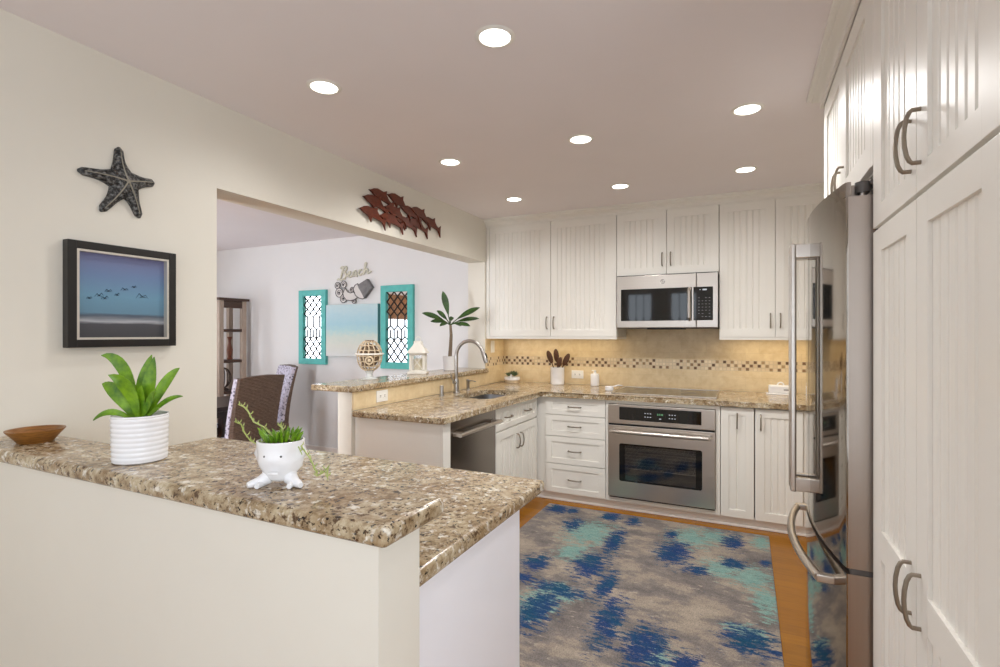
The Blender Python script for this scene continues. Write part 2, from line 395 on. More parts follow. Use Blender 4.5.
class MB:
    def __init__(self):
        self.bm = bmesh.new(); self.mats = []; self.cur = 0; self.bev = False

    def mat(self, m):
        m = M[m] if isinstance(m, str) else m
        if m not in self.mats: self.mats.append(m)
        self.cur = self.mats.index(m)
        return self

    def _face(self, vs):
        try:
            f = self.bm.faces.new(vs); f.material_index = self.cur; return f
        except ValueError:
            return None

    def _tag(self, verts):
        for f in {f for v in verts for f in v.link_faces}: f.material_index = self.cur

    def box(self, x0, y0, z0, x1, y1, z1, bev=0.0, seg=2, T=None):
        ps = [(x, y, z) for z in (z0, z1) for y in (y0, y1) for x in (x0, x1)]
        vs = [self.bm.verts.new(T @ Vector(p) if T else p) for p in ps]
        fs = [self._face([vs[i] for i in q]) for q in ((0, 2, 3, 1), (4, 5, 7, 6), (0, 1, 5, 4), (2, 6, 7, 3), (0, 4, 6, 2), (1, 3, 7, 5))]
        if bev > 0:
            self.bev = True
            es = list({e for f in fs for e in f.edges})
            r = bmesh.ops.bevel(self.bm, geom=es, offset=bev, segments=seg, profile=0.5, affect='EDGES')
            for f in r['faces']: f.material_index = self.cur
        return self

    def ring(self, c, x, y, rx, ry, n):
        return [self.bm.verts.new(c + x * (rx * math.cos(2 * PI * i / n)) + y * (ry * math.sin(2 * PI * i / n))) for i in range(n)]

    def skin(self, rings, cap=True):
        for a, b in zip(rings, rings[1:]):
            n = len(a)
            for i in range(n): self._face([a[i], a[(i + 1) % n], b[(i + 1) % n], b[i]])
        if cap:
            self._face(rings[0][::-1]); self._face(rings[-1])
        return self

    def tube(self, pts, r, n=8, cap=True, flat=1.0, closed=False):
        pts = [Vector(p) for p in pts]
        rr = r if isinstance(r, (list, tuple)) else [r] * len(pts)
        if closed: pts = pts + [pts[0]]; rr = list(rr) + [rr[0]]
        x = None; rings = []
        for i, p in enumerate(pts):
            if closed:
                d = (pts[(i + 1) % (len(pts) - 1)] - pts[(i - 1) % (len(pts) - 1)])
            else:
                d = pts[min(i + 1, len(pts) - 1)] - pts[max(i - 1, 0)]
            if d.length < 1e-9: d = Vector((0, 0, 1))
            d.normalize()
            if x is None: x, y = frame_axes(d)
            else:
                x = (x - d * x.dot(d)).normalized(); y = d.cross(x)
            rings.append(self.ring(p, x, y, rr[i], rr[i] * flat, n))
        return self.skin(rings, cap and not closed)

    def cyl(self, p0, p1, r0, r1=None, n=20, cap=True):
        return self.tube([p0, p1], [r0, r0 if r1 is None else r1], n, cap)

    def lathe(self, prof, n=32, c=(0, 0, 0), sx=1.0, sy=1.0, T=None, fn=None):
        c = Vector(c); rings = []
        for r, z in prof:
            ring = []
            for i in range(n):
                a = 2 * PI * i / n
                k = fn(a, z, r) if fn else r
                p = c + Vector((k * math.cos(a) * sx, k * math.sin(a) * sy, z))
                ring.append(self.bm.verts.new(T @ p if T else p))
            rings.append(ring)
        return self.skin(rings, True)

    def prism(self, poly, h, T=None, bev=0.0, seg=2):
        """poly in local xy, extruded along local z by h"""
        a = [self.bm.verts.new((T @ Vector((x, y, 0))) if T else (x, y, 0)) for x, y in poly]
        b = [self.bm.verts.new((T @ Vector((x, y, h))) if T else (x, y, h)) for x, y in poly]
        n = len(poly)
        fs = [self._face(a[::-1]), self._face(b)]
        fs += [self._face([a[i], a[(i + 1) % n], b[(i + 1) % n], b[i]]) for i in range(n)]
        if bev > 0:
            self.bev = True
            es = list({e for f in fs[:2] if f for e in f.edges})
            r = bmesh.ops.bevel(self.bm, geom=es, offset=bev, segments=seg, profile=0.5, affect='EDGES')
            for f in r['faces']: f.material_index = self.cur
        return self

    def sphere(self, c, r, n=16, m=10, T=None):
        r = (r, r, r) if not isinstance(r, (tuple, list)) else r
        c = Vector(c); rings = []
        for j in range(1, m):
            ph = PI * j / m
            rings.append([self.bm.verts.new((T or Matrix()) @ (c + Vector((r[0] * math.sin(ph) * math.cos(2 * PI * i / n), r[1] * math.sin(ph) * math.sin(2 * PI * i / n), -r[2] * math.cos(ph))))) for i in range(n)])
        self.skin(rings, False)
        b = self.bm.verts.new((T or Matrix()) @ (c - Vector((0, 0, r[2])))); tp = self.bm.verts.new((T or Matrix()) @ (c + Vector((0, 0, r[2]))))
        for i in range(n):
            self._face([b, rings[0][(i + 1) % n], rings[0][i]]); self._face([tp, rings[-1][i], rings[-1][(i + 1) % n]])
        return self

    def leaf(self, p0, p1, p2, width, hint=(0, 0, 1), n=9, fold=0.25, shape=0.75, th=0.0012):
        p0, p1, p2 = Vector(p0), Vector(p1), Vector(p2); hint = Vector(hint).normalized()
        top, bot = [], []
        for i in range(n + 1):
            s = i / n
            p = p0 * (1 - s) ** 2 + p1 * 2 * s * (1 - s) + p2 * s * s
            d = ((p1 - p0) * (1 - s) + (p2 - p1) * s)
            d = d.normalized() if d.length > 1e-8 else Vector((0, 0, 1))
            cr = d.cross(hint)
            cr = cr.normalized() if cr.length > 1e-6 else Vector((1, 0, 0))
            nn = cr.cross(d).normalized()
            wd = width * (max(0.0, math.sin(PI * min(1, s ** shape * 0.97 + 0.03))) ** 0.8) * 0.5 + 0.0008
            row = []
            for off in (-1, -0.5, 0, 0.5, 1):
                row.append(p + cr * (wd * off) + nn * (wd * fold * abs(off)))
            top.append([self.bm.verts.new(q + nn * th) for q in row]); bot.append([self.bm.verts.new(q - nn * th) for q in row])
        for i in range(n):
            for j in range(4):
                self._face([top[i][j], top[i][j + 1], top[i + 1][j + 1], top[i + 1][j]])
                self._face([bot[i][j + 1], bot[i][j], bot[i + 1][j], bot[i + 1][j + 1]])
            for j in (0, 4):
                self._face([top[i][j], bot[i][j], bot[i + 1][j], top[i + 1][j]])
        for i in (0, n):
            for j in range(4): self._face([top[i][j], top[i][j + 1], bot[i][j + 1], bot[i][j]])
        return self

    def build(self, name, mat=None, parent=None, loc=(0, 0, 0), rot=(0, 0, 0), angle=35):
        if mat is not None and not self.mats: self.mats = [M[mat] if isinstance(mat, str) else mat]
        bmesh.ops.recalc_face_normals(self.bm, faces=self.bm.faces[:])
        me = bpy.data.meshes.new(name); self.bm.to_mesh(me); self.bm.free()
        for m in self.mats: me.materials.append(m)
        me.polygons.foreach_set('use_smooth', [True] * len(me.polygons))
        me.set_sharp_from_angle(angle=R_(angle))
        o = bpy.data.objects.new(name, me); COL.objects.link(o)
        o.location = loc; o.rotation_euler = rot
        if parent is not None: o.parent = parent
        if self.bev: weighted(o)
        return o


def tag(o, label=None, cat=None, group=None, kind=None):
    if label: o['label'] = label
    if cat: o['category'] = cat
    if group: o['group'] = group
    if kind: o['kind'] = kind
    return o


def thing(name, label, cat, loc=(0, 0, 0), rz=0.0, group=None):
    o = bpy.data.objects.new(name, None); COL.objects.link(o)
    o.empty_display_size = 0.05
    o.location = loc; o.rotation_euler = (0, 0, rz)
    return tag(o, label, cat, group)


def dup(root, loc, rz, label=None):
    r = root.copy(); COL.objects.link(r); r.location = loc; r.rotation_euler = (0, 0, rz)
    if label: r['label'] = label
    for ch in list(root.children):
        c = ch.copy(); COL.objects.link(c); c.parent = r
        for g in ch.children:
            d = g.copy(); COL.objects.link(d); d.parent = c
    return r


def struct(name, mb, mat, label=None, parent=None, **kw):
    o = mb.build(name, mat, parent, **kw)
    if parent is None: tag(o, label, None, None, 'structure')
    return o


def axes(origin, ax, ay):
    """matrix whose local x, y are world vectors ax, ay (z = ax x ay)"""
    ax, ay = Vector(ax).normalized(), Vector(ay).normalized(); az = ax.cross(ay)
    m = Matrix((ax, ay, az)).transposed().to_4x4(); m.translation = Vector(origin)
    return m


def arc(c, r, a0, a1, n, u, v):
    c, u, v = Vector(c), Vector(u), Vector(v)
    return [c + u * (r * math.cos(a0 + (a1 - a0) * i / n)) + v * (r * math.sin(a0 + (a1 - a0) * i / n)) for i in range(n + 1)]


def bez(p0, p1, p2, p3, n=10):
    p0, p1, p2, p3 = map(Vector, (p0, p1, p2, p3))
    return [p0 * (1 - s) ** 3 + p1 * 3 * s * (1 - s) ** 2 + p2 * 3 * s * s * (1 - s) + p3 * s ** 3 for s in [i / n for i in range(n + 1)]]


# ------------------------------------------------------------------ the setting
CEIL = 2.50
XL, XB = -2.27, -2.455          # kitchen side and dining side of the dividing wall
YS0 = -1.62
YW = 4.82                       # kitchen back wall
struct('floor', MB().box(-6.45, YS0, -0.06, 1.0, 4.9, 0.0), 'floor')
struct('ceiling', MB().box(-6.45, YS0, CEIL, 1.0, 4.9, CEIL + 0.06), 'ceil')
mb = MB()
mb.box(XB, YS0, 0, XL, 1.615, CEIL)
mb.box(XB, 1.615, 2.095, XL, 4.395, CEIL)
mb.box(XB, 4.395, 0, XL, YW + 0.06, CEIL)
struct('wall_left', mb, 'wall')
struct('wall_back', MB().box(XL, YW, 0, 1.0, YW + 0.06, CEIL), 'wall')
mb = MB()
mb.box(0.985, YS0, 0, 1.05, -1.25, CEIL); mb.box(0.985, 0.35, 0, 1.05, YW + 0.06, CEIL)
mb.box(0.985, -1.25, 0, 1.05, 0.35, 0.85); mb.box(0.985, -1.25, 2.15, 1.05, 0.35, CEIL)
struct('wall_right', mb, 'wall')
# south wall with leaded french doors behind the camera, plus an unseen dining window added for its light
YS = -1.60
mb = MB()
SW = [(-3.38, -2.58, 0.15, 2.25), (-2.18, -1.60, 0.2, 2.25), (-1.36, -0.78, 0.2, 2.25), (-0.52, 0.22, 0.2, 2.25), (0.33, 0.91, 0.2, 2.25)]  # first opening is added, placed by the divider to light the dining back wall
xs = -6.45
for a, b, z0, z1 in SW:
    mb.box(xs, YS - 0.06, 0, a, YS, CEIL); mb.box(a, YS - 0.06, 0, b, YS, z0); mb.box(a, YS - 0.06, z1, b, YS, CEIL); xs = b
mb.box(xs, YS - 0.06, 0, 1.05, YS, CEIL)
struct('wall_front', mb, 'wall')
struct('wall_dining_back', MB().box(-6.51, 4.50, 0, XB, 4.56, CEIL), 'dwall')
mb = MB()
WW = [(-0.25, 1.15, 0.70, 2.20), (2.10, 3.20, 0.70, 2.20)]
ys = YS - 0.06
for a, b, z0, z1 in WW:
    mb.box(-6.51, ys, 0, -6.45, a, CEIL); mb.box(-6.51, a, 0, -6.45, b, z0); mb.box(-6.51, a, z1, -6.45, b, CEIL); ys = b
mb.box(-6.51, ys, 0, -6.45, 4.56, CEIL)
struct('wall_dining_left', mb, 'dwall')


def lattice(mb, wd, ht, cell=0.16):
    """leaded honeycomb in the local xz plane, y = 0"""
    nx = max(2, round(wd / cell)); cw = wd / nx
    rows = [ht * f for f in (0.0, 0.12, 0.26, 0.62, 0.76, 1.0)]
    for i in range(nx + 1):
        x = -wd / 2 + i * cw
        if 0 < i < nx:
            mb.box(x - 0.005, -0.006, 0, x + 0.005, 0.006, rows[1]); mb.box(x - 0.005, -0.006, rows[4], x + 0.005, 0.006, ht)
        if i < nx:
            xm = x + cw / 2
            mb.box(xm - 0.008, -0.006, rows[2], xm + 0.008, 0.006, rows[3])
            for (xa, za, xb, zb) in ((x, rows[1], xm, rows[2]), (x + cw, rows[1], xm, rows[2]), (x, rows[4], xm, rows[3]), (x + cw, rows[4], xm, rows[3])):
                mb.tube([(xa, 0, za), (xb, 0, zb)], 0.009, 6)


def window(name, loc, rz, wd, ht, lead=True):
    r = bpy.data.objects.new(name, None); COL.objects.link(r); r.location = loc; r.rotation_euler = (0, 0, rz); r['kind'] = 'structure'
    f = 0.07
    mb = MB()
    for b in ((-wd / 2, 0, -wd / 2 + f, ht), (wd / 2 - f, 0, wd / 2, ht)): mb.box(b[0], -0.03, b[1], b[2], 0.03, b[3], 0.004)
    for z in (0, ht - f): mb.box(-wd / 2 + f, -0.03, z, wd / 2 - f, 0.03, z + f, 0.004)
    mb.build('window_frame', 'trim', r)
    MB().box(-wd / 2 + f, -0.003, f, wd / 2 - f, 0.003, ht - f).build('pane', 'pane', r)
    if lead:
        mb = MB(); lattice(mb, wd - 2 * f, ht - 2 * f)
        mb.build('leading', 'lead', r, (0, 0.006, f))
    return r


for k, (a, b, z0, z1) in enumerate(SW): window('window_%d' % (k + 1), ((a + b) / 2, YS - 0.03, z0), 0, b - a, z1 - z0, k > 0)
window('window_8', (1.017, -0.45, 0.85), R_(90), 1.6, 1.3, False)  # added window out of view, lets side light onto the peninsula end panel
for k, (a, b, z0, z1) in enumerate(WW): window('window_%d' % (k + 6), (-6.48, (a + b) / 2, z0), R_(90), b - a, z1 - z0, False)
tag(MB().box(-0.70, -0.012, -0.5, 0.70, 0.012, 0, 0.004).build('window_shade', 'shade', None, (-6.425, 0.45, 2.2), (0, 0, R_(90))), 'brown woven shade half drawn over the dining room window', 'shade')
# half walls
struct('wall_peninsula', MB().box(XL, 0.742, 0, -0.600, 0.871, 1.014), 'wall')
struct('wall_bar', MB().box(-2.37, 2.525, 0, -2.257, 4.395, 1.029), 'wall')
# trims
mb = MB()
mb.box(-6.45, 4.482, 0, XB, 4.5, 0.085, 0.004)
struct('baseboard_back', mb, 'trim')


def sweep_profile(mb, prof, path, up=(0, 0, 1)):
    """prof: (outward, height) list; path: list of (point, outward dir)"""
    rings = [[mb.bm.verts.new(Vector(p) + Vector(d) * o + Vector((0, 0, h))) for o, h in prof] for p, d in path]
    mb.skin(rings, True)


CROWN = [(0, 0), (0.012, 0.0), (0.012, 0.012), (0.007, 0.015), (0.010, 0.026), (0.022, 0.036), (0.040, 0.042), (0.043, 0.044), (0.043, 0.050), (0.056, 0.054), (0.060, 0.058), (0.060, 0.0719), (0, 0.0719)]
mb = MB()
sweep_profile(mb, CROWN, [((-2.268, 4.419, 2.428), (0, -1, 0)), ((0.98, 4.419, 2.428), (0, -1, 0))])
struct('trim_1', mb, 'cab')
mb = MB()
sweep_profile(mb, CROWN, [((0.319, 0.93, 2.428), (-1, 0, 0)), ((0.319, 2.731, 2.428), (-1, 1, 0)), ((0.97, 2.731, 2.428), (0, 1, 0))])
struct('trim_2', mb, 'cab')
mb = MB()
mb.box(-1.64, 4.112, 0, 0.96, 4.13, 0.078); mb.box(-1.64, 4.100, 0, 0.96, 4.112, 0.016, 0.004)
mb.box(-1.655, 2.56, 0, -1.637, 4.112, 0.078); mb.box(-1.637, 2.56, 0, -1.625, 4.10, 0.016, 0.004)
struct('trim_3', mb, 'trim')
struct('trim_4', MB().box(0.36, 0.94, 0, 0.38, 1.735, 0.095), 'trim')


# ------------------------------------------------------------------ cabinetry helpers (local: front face looks to -y, x to the right, z up)
def door_bm(w, h, fr=0.066, mids=(), top=None, bot=None, pitch=0.044, th=0.02, stl=None, strr=None, plainp=False):
    """frame-and-bead door, lower left front corner at the origin, thickness to +y"""
    mb = MB(); e = 0.0022
    top = fr if top is None else top; bot = fr if bot is None else bot
    sl = fr if stl is None else stl; sr = fr if strr is None else strr
    mb.box(0, 0, 0, sl, th, h, e); mb.box(w - sr, 0, 0, w, th, h, e)
    rails = [(0, bot)] + list(mids) + [(h - top, h)]
    for a, b in rails: mb.box(sl - 0.001, 0.0003, a, w - sr + 0.001, th, b, 0.0008)
    for (a0, a1), (b0, b1) in zip(rails, rails[1:]):
        x0, x1 = sl, w - sr
        n = max(2, round((x1 - x0) / pitch)); p = (x1 - x0) / n
        gw, gd, yf = 0.0068, 0.0062, 0.008
        prof = [(x0, yf)]
        for i in range(1, 0 if plainp else n):
            gx = x0 + i * p
            prof += [(gx - gw, yf), (gx - gw * 0.35, yf + gd), (gx + gw * 0.35, yf + gd), (gx + gw, yf)]
        prof.append((x1, yf))
        lo = [mb.bm.verts.new((x, y, a1)) for x, y in prof]; hi = [mb.bm.verts.new((x, y, b0)) for x, y in prof]
        for i in range(len(prof) - 1): mb._face([lo[i], lo[i + 1], hi[i + 1], hi[i]])
        mb.box(x0, th - 0.003, a1, x1, th, b0)
    return mb


def handle_bm(L=0.10, out=0.032, r=0.0055):
    """arched pull along local x, standing out to -y, centre at the origin"""
    mb = MB()
    h = L / 2
    pts = [(-h, 0, 0), (-h, -out * 0.55, 0), (-h + 0.004, -out * 0.72, 0)]
    pts += [(-h * 0.72, -out * 0.9, 0), (-h * 0.35, -out * 1.03, 0), (0, -out * 1.07, 0), (h * 0.35, -out * 1.03, 0), (h * 0.72, -out * 0.9, 0)]
    pts += [(h - 0.004, -out * 0.72, 0), (h, -out * 0.55, 0), (h, 0, 0)]
    mb.tube(pts, r, 10)
    return mb


_hme = {}


def handle(parent, x, z, vertical=True, big=False):
    key = big
    if key not in _hme:
        o = handle_bm(0.108 if big else 0.106, 0.026 if big else 0.03, 0.0045 if big else 0.0052).build('handle', 'nickel', parent)
        _hme[key] = o.data
    else:
        o = bpy.data.objects.new('handle', _hme[key]); COL.objects.link(o); o.parent = parent
    o.location = (x, 0, z); o.rotation_euler = (0, R_(90), 0) if vertical else (0, 0, 0)
    return o


def door(root, x, z, w, h, hx=None, hz=None, vertical=True, big=False, kind='door', **kw):
    o = door_bm(w, h, **kw).build(kind, 'cab', root, (x, -0.02, z))
    if hx is not None: handle(o, hx, hz, vertical, big)
    return o


# --- upper cabinets on the back wall; local origin at (x0, 4.44, 0)
def uppers(name, label, x0, x1, z0, doors, fillers=(), rail=True):
    r = thing(name, label, 'cabinet', (x0, 4.44, z0))
    MB().box(0, 0, 0, x1 - x0, YW - 4.44 - 0.001, 2.442 - z0, 0.001).build('carcass', 'cab', r)
    for a, b, hs in doors:
        door(r, a - x0, 0.003, b - a, 2.436 - z0 - 0.003, hx=(b - a - 0.032 if hs > 0 else 0.032), hz=0.105 + 0.02, fr=0.062, top=0.075)
    for a, b in fillers: MB().box(a - x0, -0.02, 0, b - x0, 0, 2.44 - z0, 0.001).build('filler', 'cab', r)
    if rail: MB().box(0, -0.016, -0.02, x1 - x0, 0.004, 0.001, 0.002).build('light_rail', 'cab', r)
    return r


uppers('upper_cabinet', 'tall white beadboard upper cabinet in the corner left of the microwave', -2.266, -1.004, 1.374, [(-2.230, -1.609, 1), (-1.605, -1.006, -1)], [(-2.266, -2.233)])
uppers('upper_cabinet', 'short white beadboard upper cabinet directly above the microwave', -1.002, -0.190, 1.893, [(-1.000, -0.592, 1), (-0.588, -0.192, -1)], rail=False)
uppers('upper_cabinet', 'white beadboard upper cabinet between microwave and refrigerator', -0.188, 0.98, 1.374, [(-0.186, 0.203, 1), (0.206, 0.60, -1)], [(0.603, 0.98)])

# --- base cabinets back run; carcass front y = 4.095
def base_root(name, label, x0, x1, z1=0.873):
    r = thing(name, label, 'cabinet', (x0, 4.095, 0))
    return r


r = base_root('drawer_cabinet', 'white base cabinet of four drawers left of the oven', -1.527, -1.014)
MB().box(0, 0, 0.07, 0.513, 0.70, 0.873, 0.001).build('carcass', 'cab', r)
MB().box(-0.09, -0.002, 0.07, -0.002, 0.03, 0.873, 0.001).build('filler', 'cab', r)
for a, b in ((0.727, 0.868), (0.548, 0.722), (0.318, 0.543), (0.073, 0.313)):
    door(r, 0.002, a, 0.509, b - a, 0.2545, (b - a) / 2, False, kind='drawer', fr=0.045, stl=0.055, strr=0.055, plainp=True)
r = thing('oven_cabinet', 'white face frame cabinet housing the wall oven', 'cabinet', (-1.012, 4.095, 0))
mb = MB()
mb.box(0, -0.02, 0.07, 0.022, 0.02, 0.873, 0.001); mb.box(0.816, -0.02, 0.07, 0.844, 0.02, 0.873, 0.001)
mb.box(0.022, -0.02, 0.847, 0.816, 0.02, 0.873, 0.001); mb.box(0.022, -0.02, 0.07, 0.816, 0.02, 0.113, 0.001)
mb.build('face_frame', 'cab', r)
mb = MB(); mb.box(0, 0.02, 0.07, 0.012, 0.70, 0.873); mb.box(0.832, 0.02, 0.07, 0.844, 0.70, 0.873); mb.box(0.012, 0.02, 0.07, 0.832, 0.70, 0.085)
mb.build('carcass', 'cab', r)
r = base_root('narrow_base_cabinet', 'narrow white pull-out base cabinet right beside the oven', -0.165, 0.055)
MB().box(0, 0, 0.07, 0.22, 0.70, 0.873, 0.001).build('carcass', 'cab', r)
door(r, 0.001, 0.073, 0.218, 0.793, 0.109, 0.70, fr=0.055)
r = base_root('base_cabinet', 'white single door base cabinet under the counter beside the refrigerator', 0.060, 0.360)
MB().box(0, 0, 0.07, 0.30, 0.70, 0.873, 0.001).build('carcass', 'cab', r)
door(r, 0.002, 0.073, 0.294, 0.793, 0.035, 0.70, fr=0.06)
MB().box(0.301, -0.002, 0.07, 0.90, 0.70, 0.873, 0.001).build('filler', 'cab', r)

# --- left run faces +x; local x -> world +y; origin (-1.62, y0)
r = thing('sink_cabinet', 'white base cabinet with two doors below the sink', 'cabinet', (-1.62, 3.268, 0), R_(90))
mb = MB(); mb.box(0, 0, 0.07, 0.80, 0.62, 0.60, 0.001); mb.box(0, 0, 0.60, 0.80, 0.02, 0.873, 0.001); mb.build('carcass', 'cab', r)
d = door(r, 0.002, 0.702, 0.796, 0.166, kind='drawer', fr=0.04, pitch=0.05)
handle(d, 0.20, 0.083, False); handle(d, 0.575, 0.083, False)
door(r, 0.002, 0.073, 0.396, 0.617, 0.362, 0.50, fr=0.06)
door(r, 0.402, 0.073, 0.396, 0.617, 0.034, 0.50, fr=0.06)
r = thing('end_panel', 'plain white panel closing the end of the sink counter run', 'panel', (-1.60, 2.555, 0), R_(90))
MB().box(0, 0.006, 0, 0.028, 0.655, 0.873, 0.001).build('panel', 'cab', r)
MB().box(0.0, -0.006, 0, 0.083, 0.006, 0.873, 0.002).build('stile', 'cab', r)

# dishwasher
r = thing('dishwasher', 'stainless steel dishwasher with bar handle under the sink counter', 'dishwasher', (-1.62, 2.645, 0), R_(90))
MB().box(0.004, 0.02, 0.075, 0.612, 0.60, 0.862).build('tub', 'grey_plastic', r)
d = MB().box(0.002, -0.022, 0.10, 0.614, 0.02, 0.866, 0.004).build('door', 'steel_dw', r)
mb = MB(); mb.tube([(0.02, -0.075, 0.79), (0.596, -0.075, 0.79)], 0.016, 14, flat=0.8)
for x in (0.05, 0.566): mb.box(x - 0.02, -0.07, 0.778, x + 0.02, -0.02, 0.802, 0.004)
mb.build('handle', 'steel', d)
MB().box(0.01, 0.03, 0.01, 0.606, 0.05, 0.098).build('kick_plate', 'black_plastic', r)

# peninsula cabinet, doors towards the kitchen (+y)
r = thing('peninsula_cabinet', 'white base cabinet behind the near half wall with plain end panel', 'cabinet', (-0.63, 1.42, 0), R_(180))
MB().box(0.0, 0.0, 0.09, 1.60, 0.545, 0.873).build('carcass', 'cab2', r)
MB().box(-0.006, -0.02, 0, 0.0, 0.545, 0.873, 0.001).build('end_panel', 'cab2', r)
for k in range(3): door(r, 0.003 + k * 0.533, 0.1, 0.528, 0.765, 0.04, 0.66, fr=0.06)

# over-fridge cabinet and pantry: face -x ; rot -90: local x -> world -y ; origin front carcass (0.34, y_far)
r = thing('fridge_cabinet', 'white two door cabinet above the refrigerator', 'cabinet', (0.34, 2.730, 0), R_(-90))
MB().box(0, 0, 1.872, 0.992, 0.64, 2.442, 0.001).build('carcass', 'cab', r)
door(r, 0.012, 1.875, 0.474, 0.55, 0.44, 0.075, big=True, fr=0.075)
door(r, 0.488, 1.875, 0.474, 0.55, 0.034, 0.075, big=True, fr=0.075)
MB().box(0, 0, 0, 0.018, 0.64, 1.872, 0.001).build('side_panel', 'cab', r)
MB().box(0.964, -0.02, 1.872, 0.992, 0, 2.442, 0.001).build('filler', 'cab', r)
r = thing('pantry_cabinet', 'tall white beadboard pantry cabinet nearest the camera at right', 'cabinet', (0.34, 1.738, 0), R_(-90))
MB().box(0.0, 0, 0.095, 0.805, 0.64, 2.442, 0.001).build('carcass', 'cab', r)
for x0, w_, hx, sl, sr in ((0.004, 0.398, 0.364, 0.092, 0.074), (0.405, 0.398, 0.030, 0.070, 0.074)):
    door(r, x0, 1.692, w_, 0.738, hx, 1.802 - 1.692, big=True, stl=sl, strr=sr, top=0.07, bot=0.054)
    door(r, x0, 0.10, w_, 1.582, hx, 0.856 - 0.10, big=True, stl=sl, strr=sr, top=0.062, bot=0.075, mids=[(0.708, 0.782)])

# ------------------------------------------------------------------ stone
def bool_cut(o, cutter):
    o.modifiers.clear()
    m = o.modifiers.new('cut', 'BOOLEAN'); m.operation = 'DIFFERENCE'; m.solver = 'EXACT'; m.object = cutter
    bpy.context.view_layer.update()
    dg = bpy.context.evaluated_depsgraph_get()
    me = bpy.data.meshes.new_from_object(o.evaluated_get(dg))
    o.modifiers.clear(); o.data = me
    bpy.data.objects.remove(cutter, do_unlink=True)
    me.polygons.foreach_set('use_smooth', [True] * len(me.polygons)); me.set_sharp_from_angle(angle=R_(35)); weighted(o)


L = [(-2.243, 2.515), (-1.565, 2.515), (-1.565, 4.048), (0.98, 4.048), (0.98, 4.806), (-2.243, 4.806)]
c0 = Vector((-1.565, 4.048, 0.874))
ct = MB().prism([(x - c0.x, y - c0.y) for x, y in L], 0.04, bev=0.011, seg=3).build('countertop', 'granite', None, c0)
SX0, SX1, SY0, SY1 = -2.055, -1.71, 3.395, 4.005
def rrect(x0, y0, x1, y1, r, n=6):
    pts = []
    for cx, cy, a in ((x1 - r, y1 - r, 0), (x0 + r, y1 - r, 90), (x0 + r, y0 + r, 180), (x1 - r, y0 + r, 270)):
        pts += [(cx + r * math.cos(R_(a + 90 * i / n)), cy + r * math.sin(R_(a + 90 * i / n))) for i in range(n + 1)]
    return pts
cut = MB().prism(rrect(SX0, SY0, SX1, SY1, 0.08), 0.2, axes((0, 0, 0.80), (1, 0, 0), (0, 1, 0))).build('cutter')
bool_cut(ct, cut)
tag(ct, 'polished brown granite L-shaped worktop around the sink and cooktop', 'countertop')
tag(MB().box(-0.98, -0.40, 0, 0.685, 0.335, 0.04, 0.011, 3).build('countertop', 'granite', None, (-1.288, 1.271, 0.874)), 'lower granite slab behind the near raised bar ledge', 'countertop')
tag(MB().box(-0.845, -0.1025, 0, 0.848, 0.1025, 0.04, 0.013, 3).build('bar_top', 'granite', None, (-1.4235, 0.8315, 1.0145)), 'raised granite ledge holding the wooden bowl and white plant pots', 'bar top')
tag(MB().box(-0.1775, -0.95, 0, 0.1775, 0.95, 0.04, 0.012, 3).build('bar_top', 'granite', None, (-2.4025, 3.444, 1.0295)), 'raised granite bar top carrying the lantern and wicker globe', 'bar top')

# backsplash
MBk = MB().mat('tile_x'); MBk.box(-2.258, 4.807, 0.9145, 0.98, 4.8195, 1.352)
MBk.box(-1.0, 4.807, 1.352, -0.19, 4.8195, 1.445)
MBk.mat('tile_y').box(-2.27, 4.397, 0.9145, -2.258, 4.8195, 1.352)
tag(MBk.build('backsplash'), 'tan travertine backsplash with brown mosaic band below the upper cabinets', 'backsplash')
tag(MB().box(-2.257, 2.53, 0.9145, -2.245, 4.396, 1.029).build('backsplash', 'tile_h'), 'low tan stone backsplash strip under the raised bar behind the sink', 'backsplash')

# ------------------------------------------------------------------ sink and faucet
r = thing('sink', 'undermount stainless steel sink in the granite worktop', 'sink', ((SX0 + SX1) / 2, (SY0 + SY1) / 2, 0.874))
mb = MB()
a, b = (SX1 - SX0) / 2, (SY1 - SY0) / 2
rings = []
for k, (gx, z, rad) in enumerate(((0.008, -0.001, 0.085), (0.006, -0.004, 0.08), (0.002, -0.15, 0.075), (-0.03, -0.19, 0.06))):
    rings.append([mb.bm.verts.new((x, y, z)) for x, y in rrect(-a - gx, -b - gx, a + gx, b + gx, rad)])
mb.skin(rings, False); mb._face(rings[-1])
mb.build('basin', 'sink_steel', r)
MB().cyl((0, 0, -0.189), (0, 0, -0.184), 0.04, n=24).build('drain', 'chrome', r)

FX, FY = -2.155, 3.66
r = thing('faucet', 'tall gooseneck pull-down faucet behind the sink', 'faucet', (FX, FY, 0.914))
MB().lathe([(0.030, 0), (0.030, 0.006), (0.024, 0.012), (0.023, 0.10), (0.020, 0.115)], 24).build('base', 'chrome', r)
pts = [Vector((0, 0, 0.09)), Vector((0, 0, 0.2)), Vector((0, 0, 0.30))] + arc((0.125, 0, 0.305), 0.125, PI, R_(22), 16, (1, 0, 0), (0, 0, 1))
MB().tube(pts, 0.0145, 14).build('spout', 'chrome', r)
e = pts[-1]; d = Vector((0.37, 0, -0.93))
h = MB(); h.tube([e - d * 0.01, e + d * 0.02, e + d * 0.08, e + d * 0.105], [0.015, 0.0165, 0.019, 0.017], 16); h.build('spray_head', 'chrome', r)
MB().box(0.008, -0.006, -0.02, 0.016, 0.006, 0.02, 0.003).build('button', 'black_plastic', r, e + d * 0.05 + Vector((0.008, 0, 0.004)), (0, R_(-20), 0))
mb = MB(); mb.cyl((0, 0, 0.085), (0.0, -0.045, 0.09), 0.014, n=14); mb.tube([(0, -0.04, 0.09), (-0.01, -0.05, 0.12), (-0.02, -0.062, 0.17)], [0.008, 0.007, 0.006], 10)
mb.build('lever', 'chrome', r)
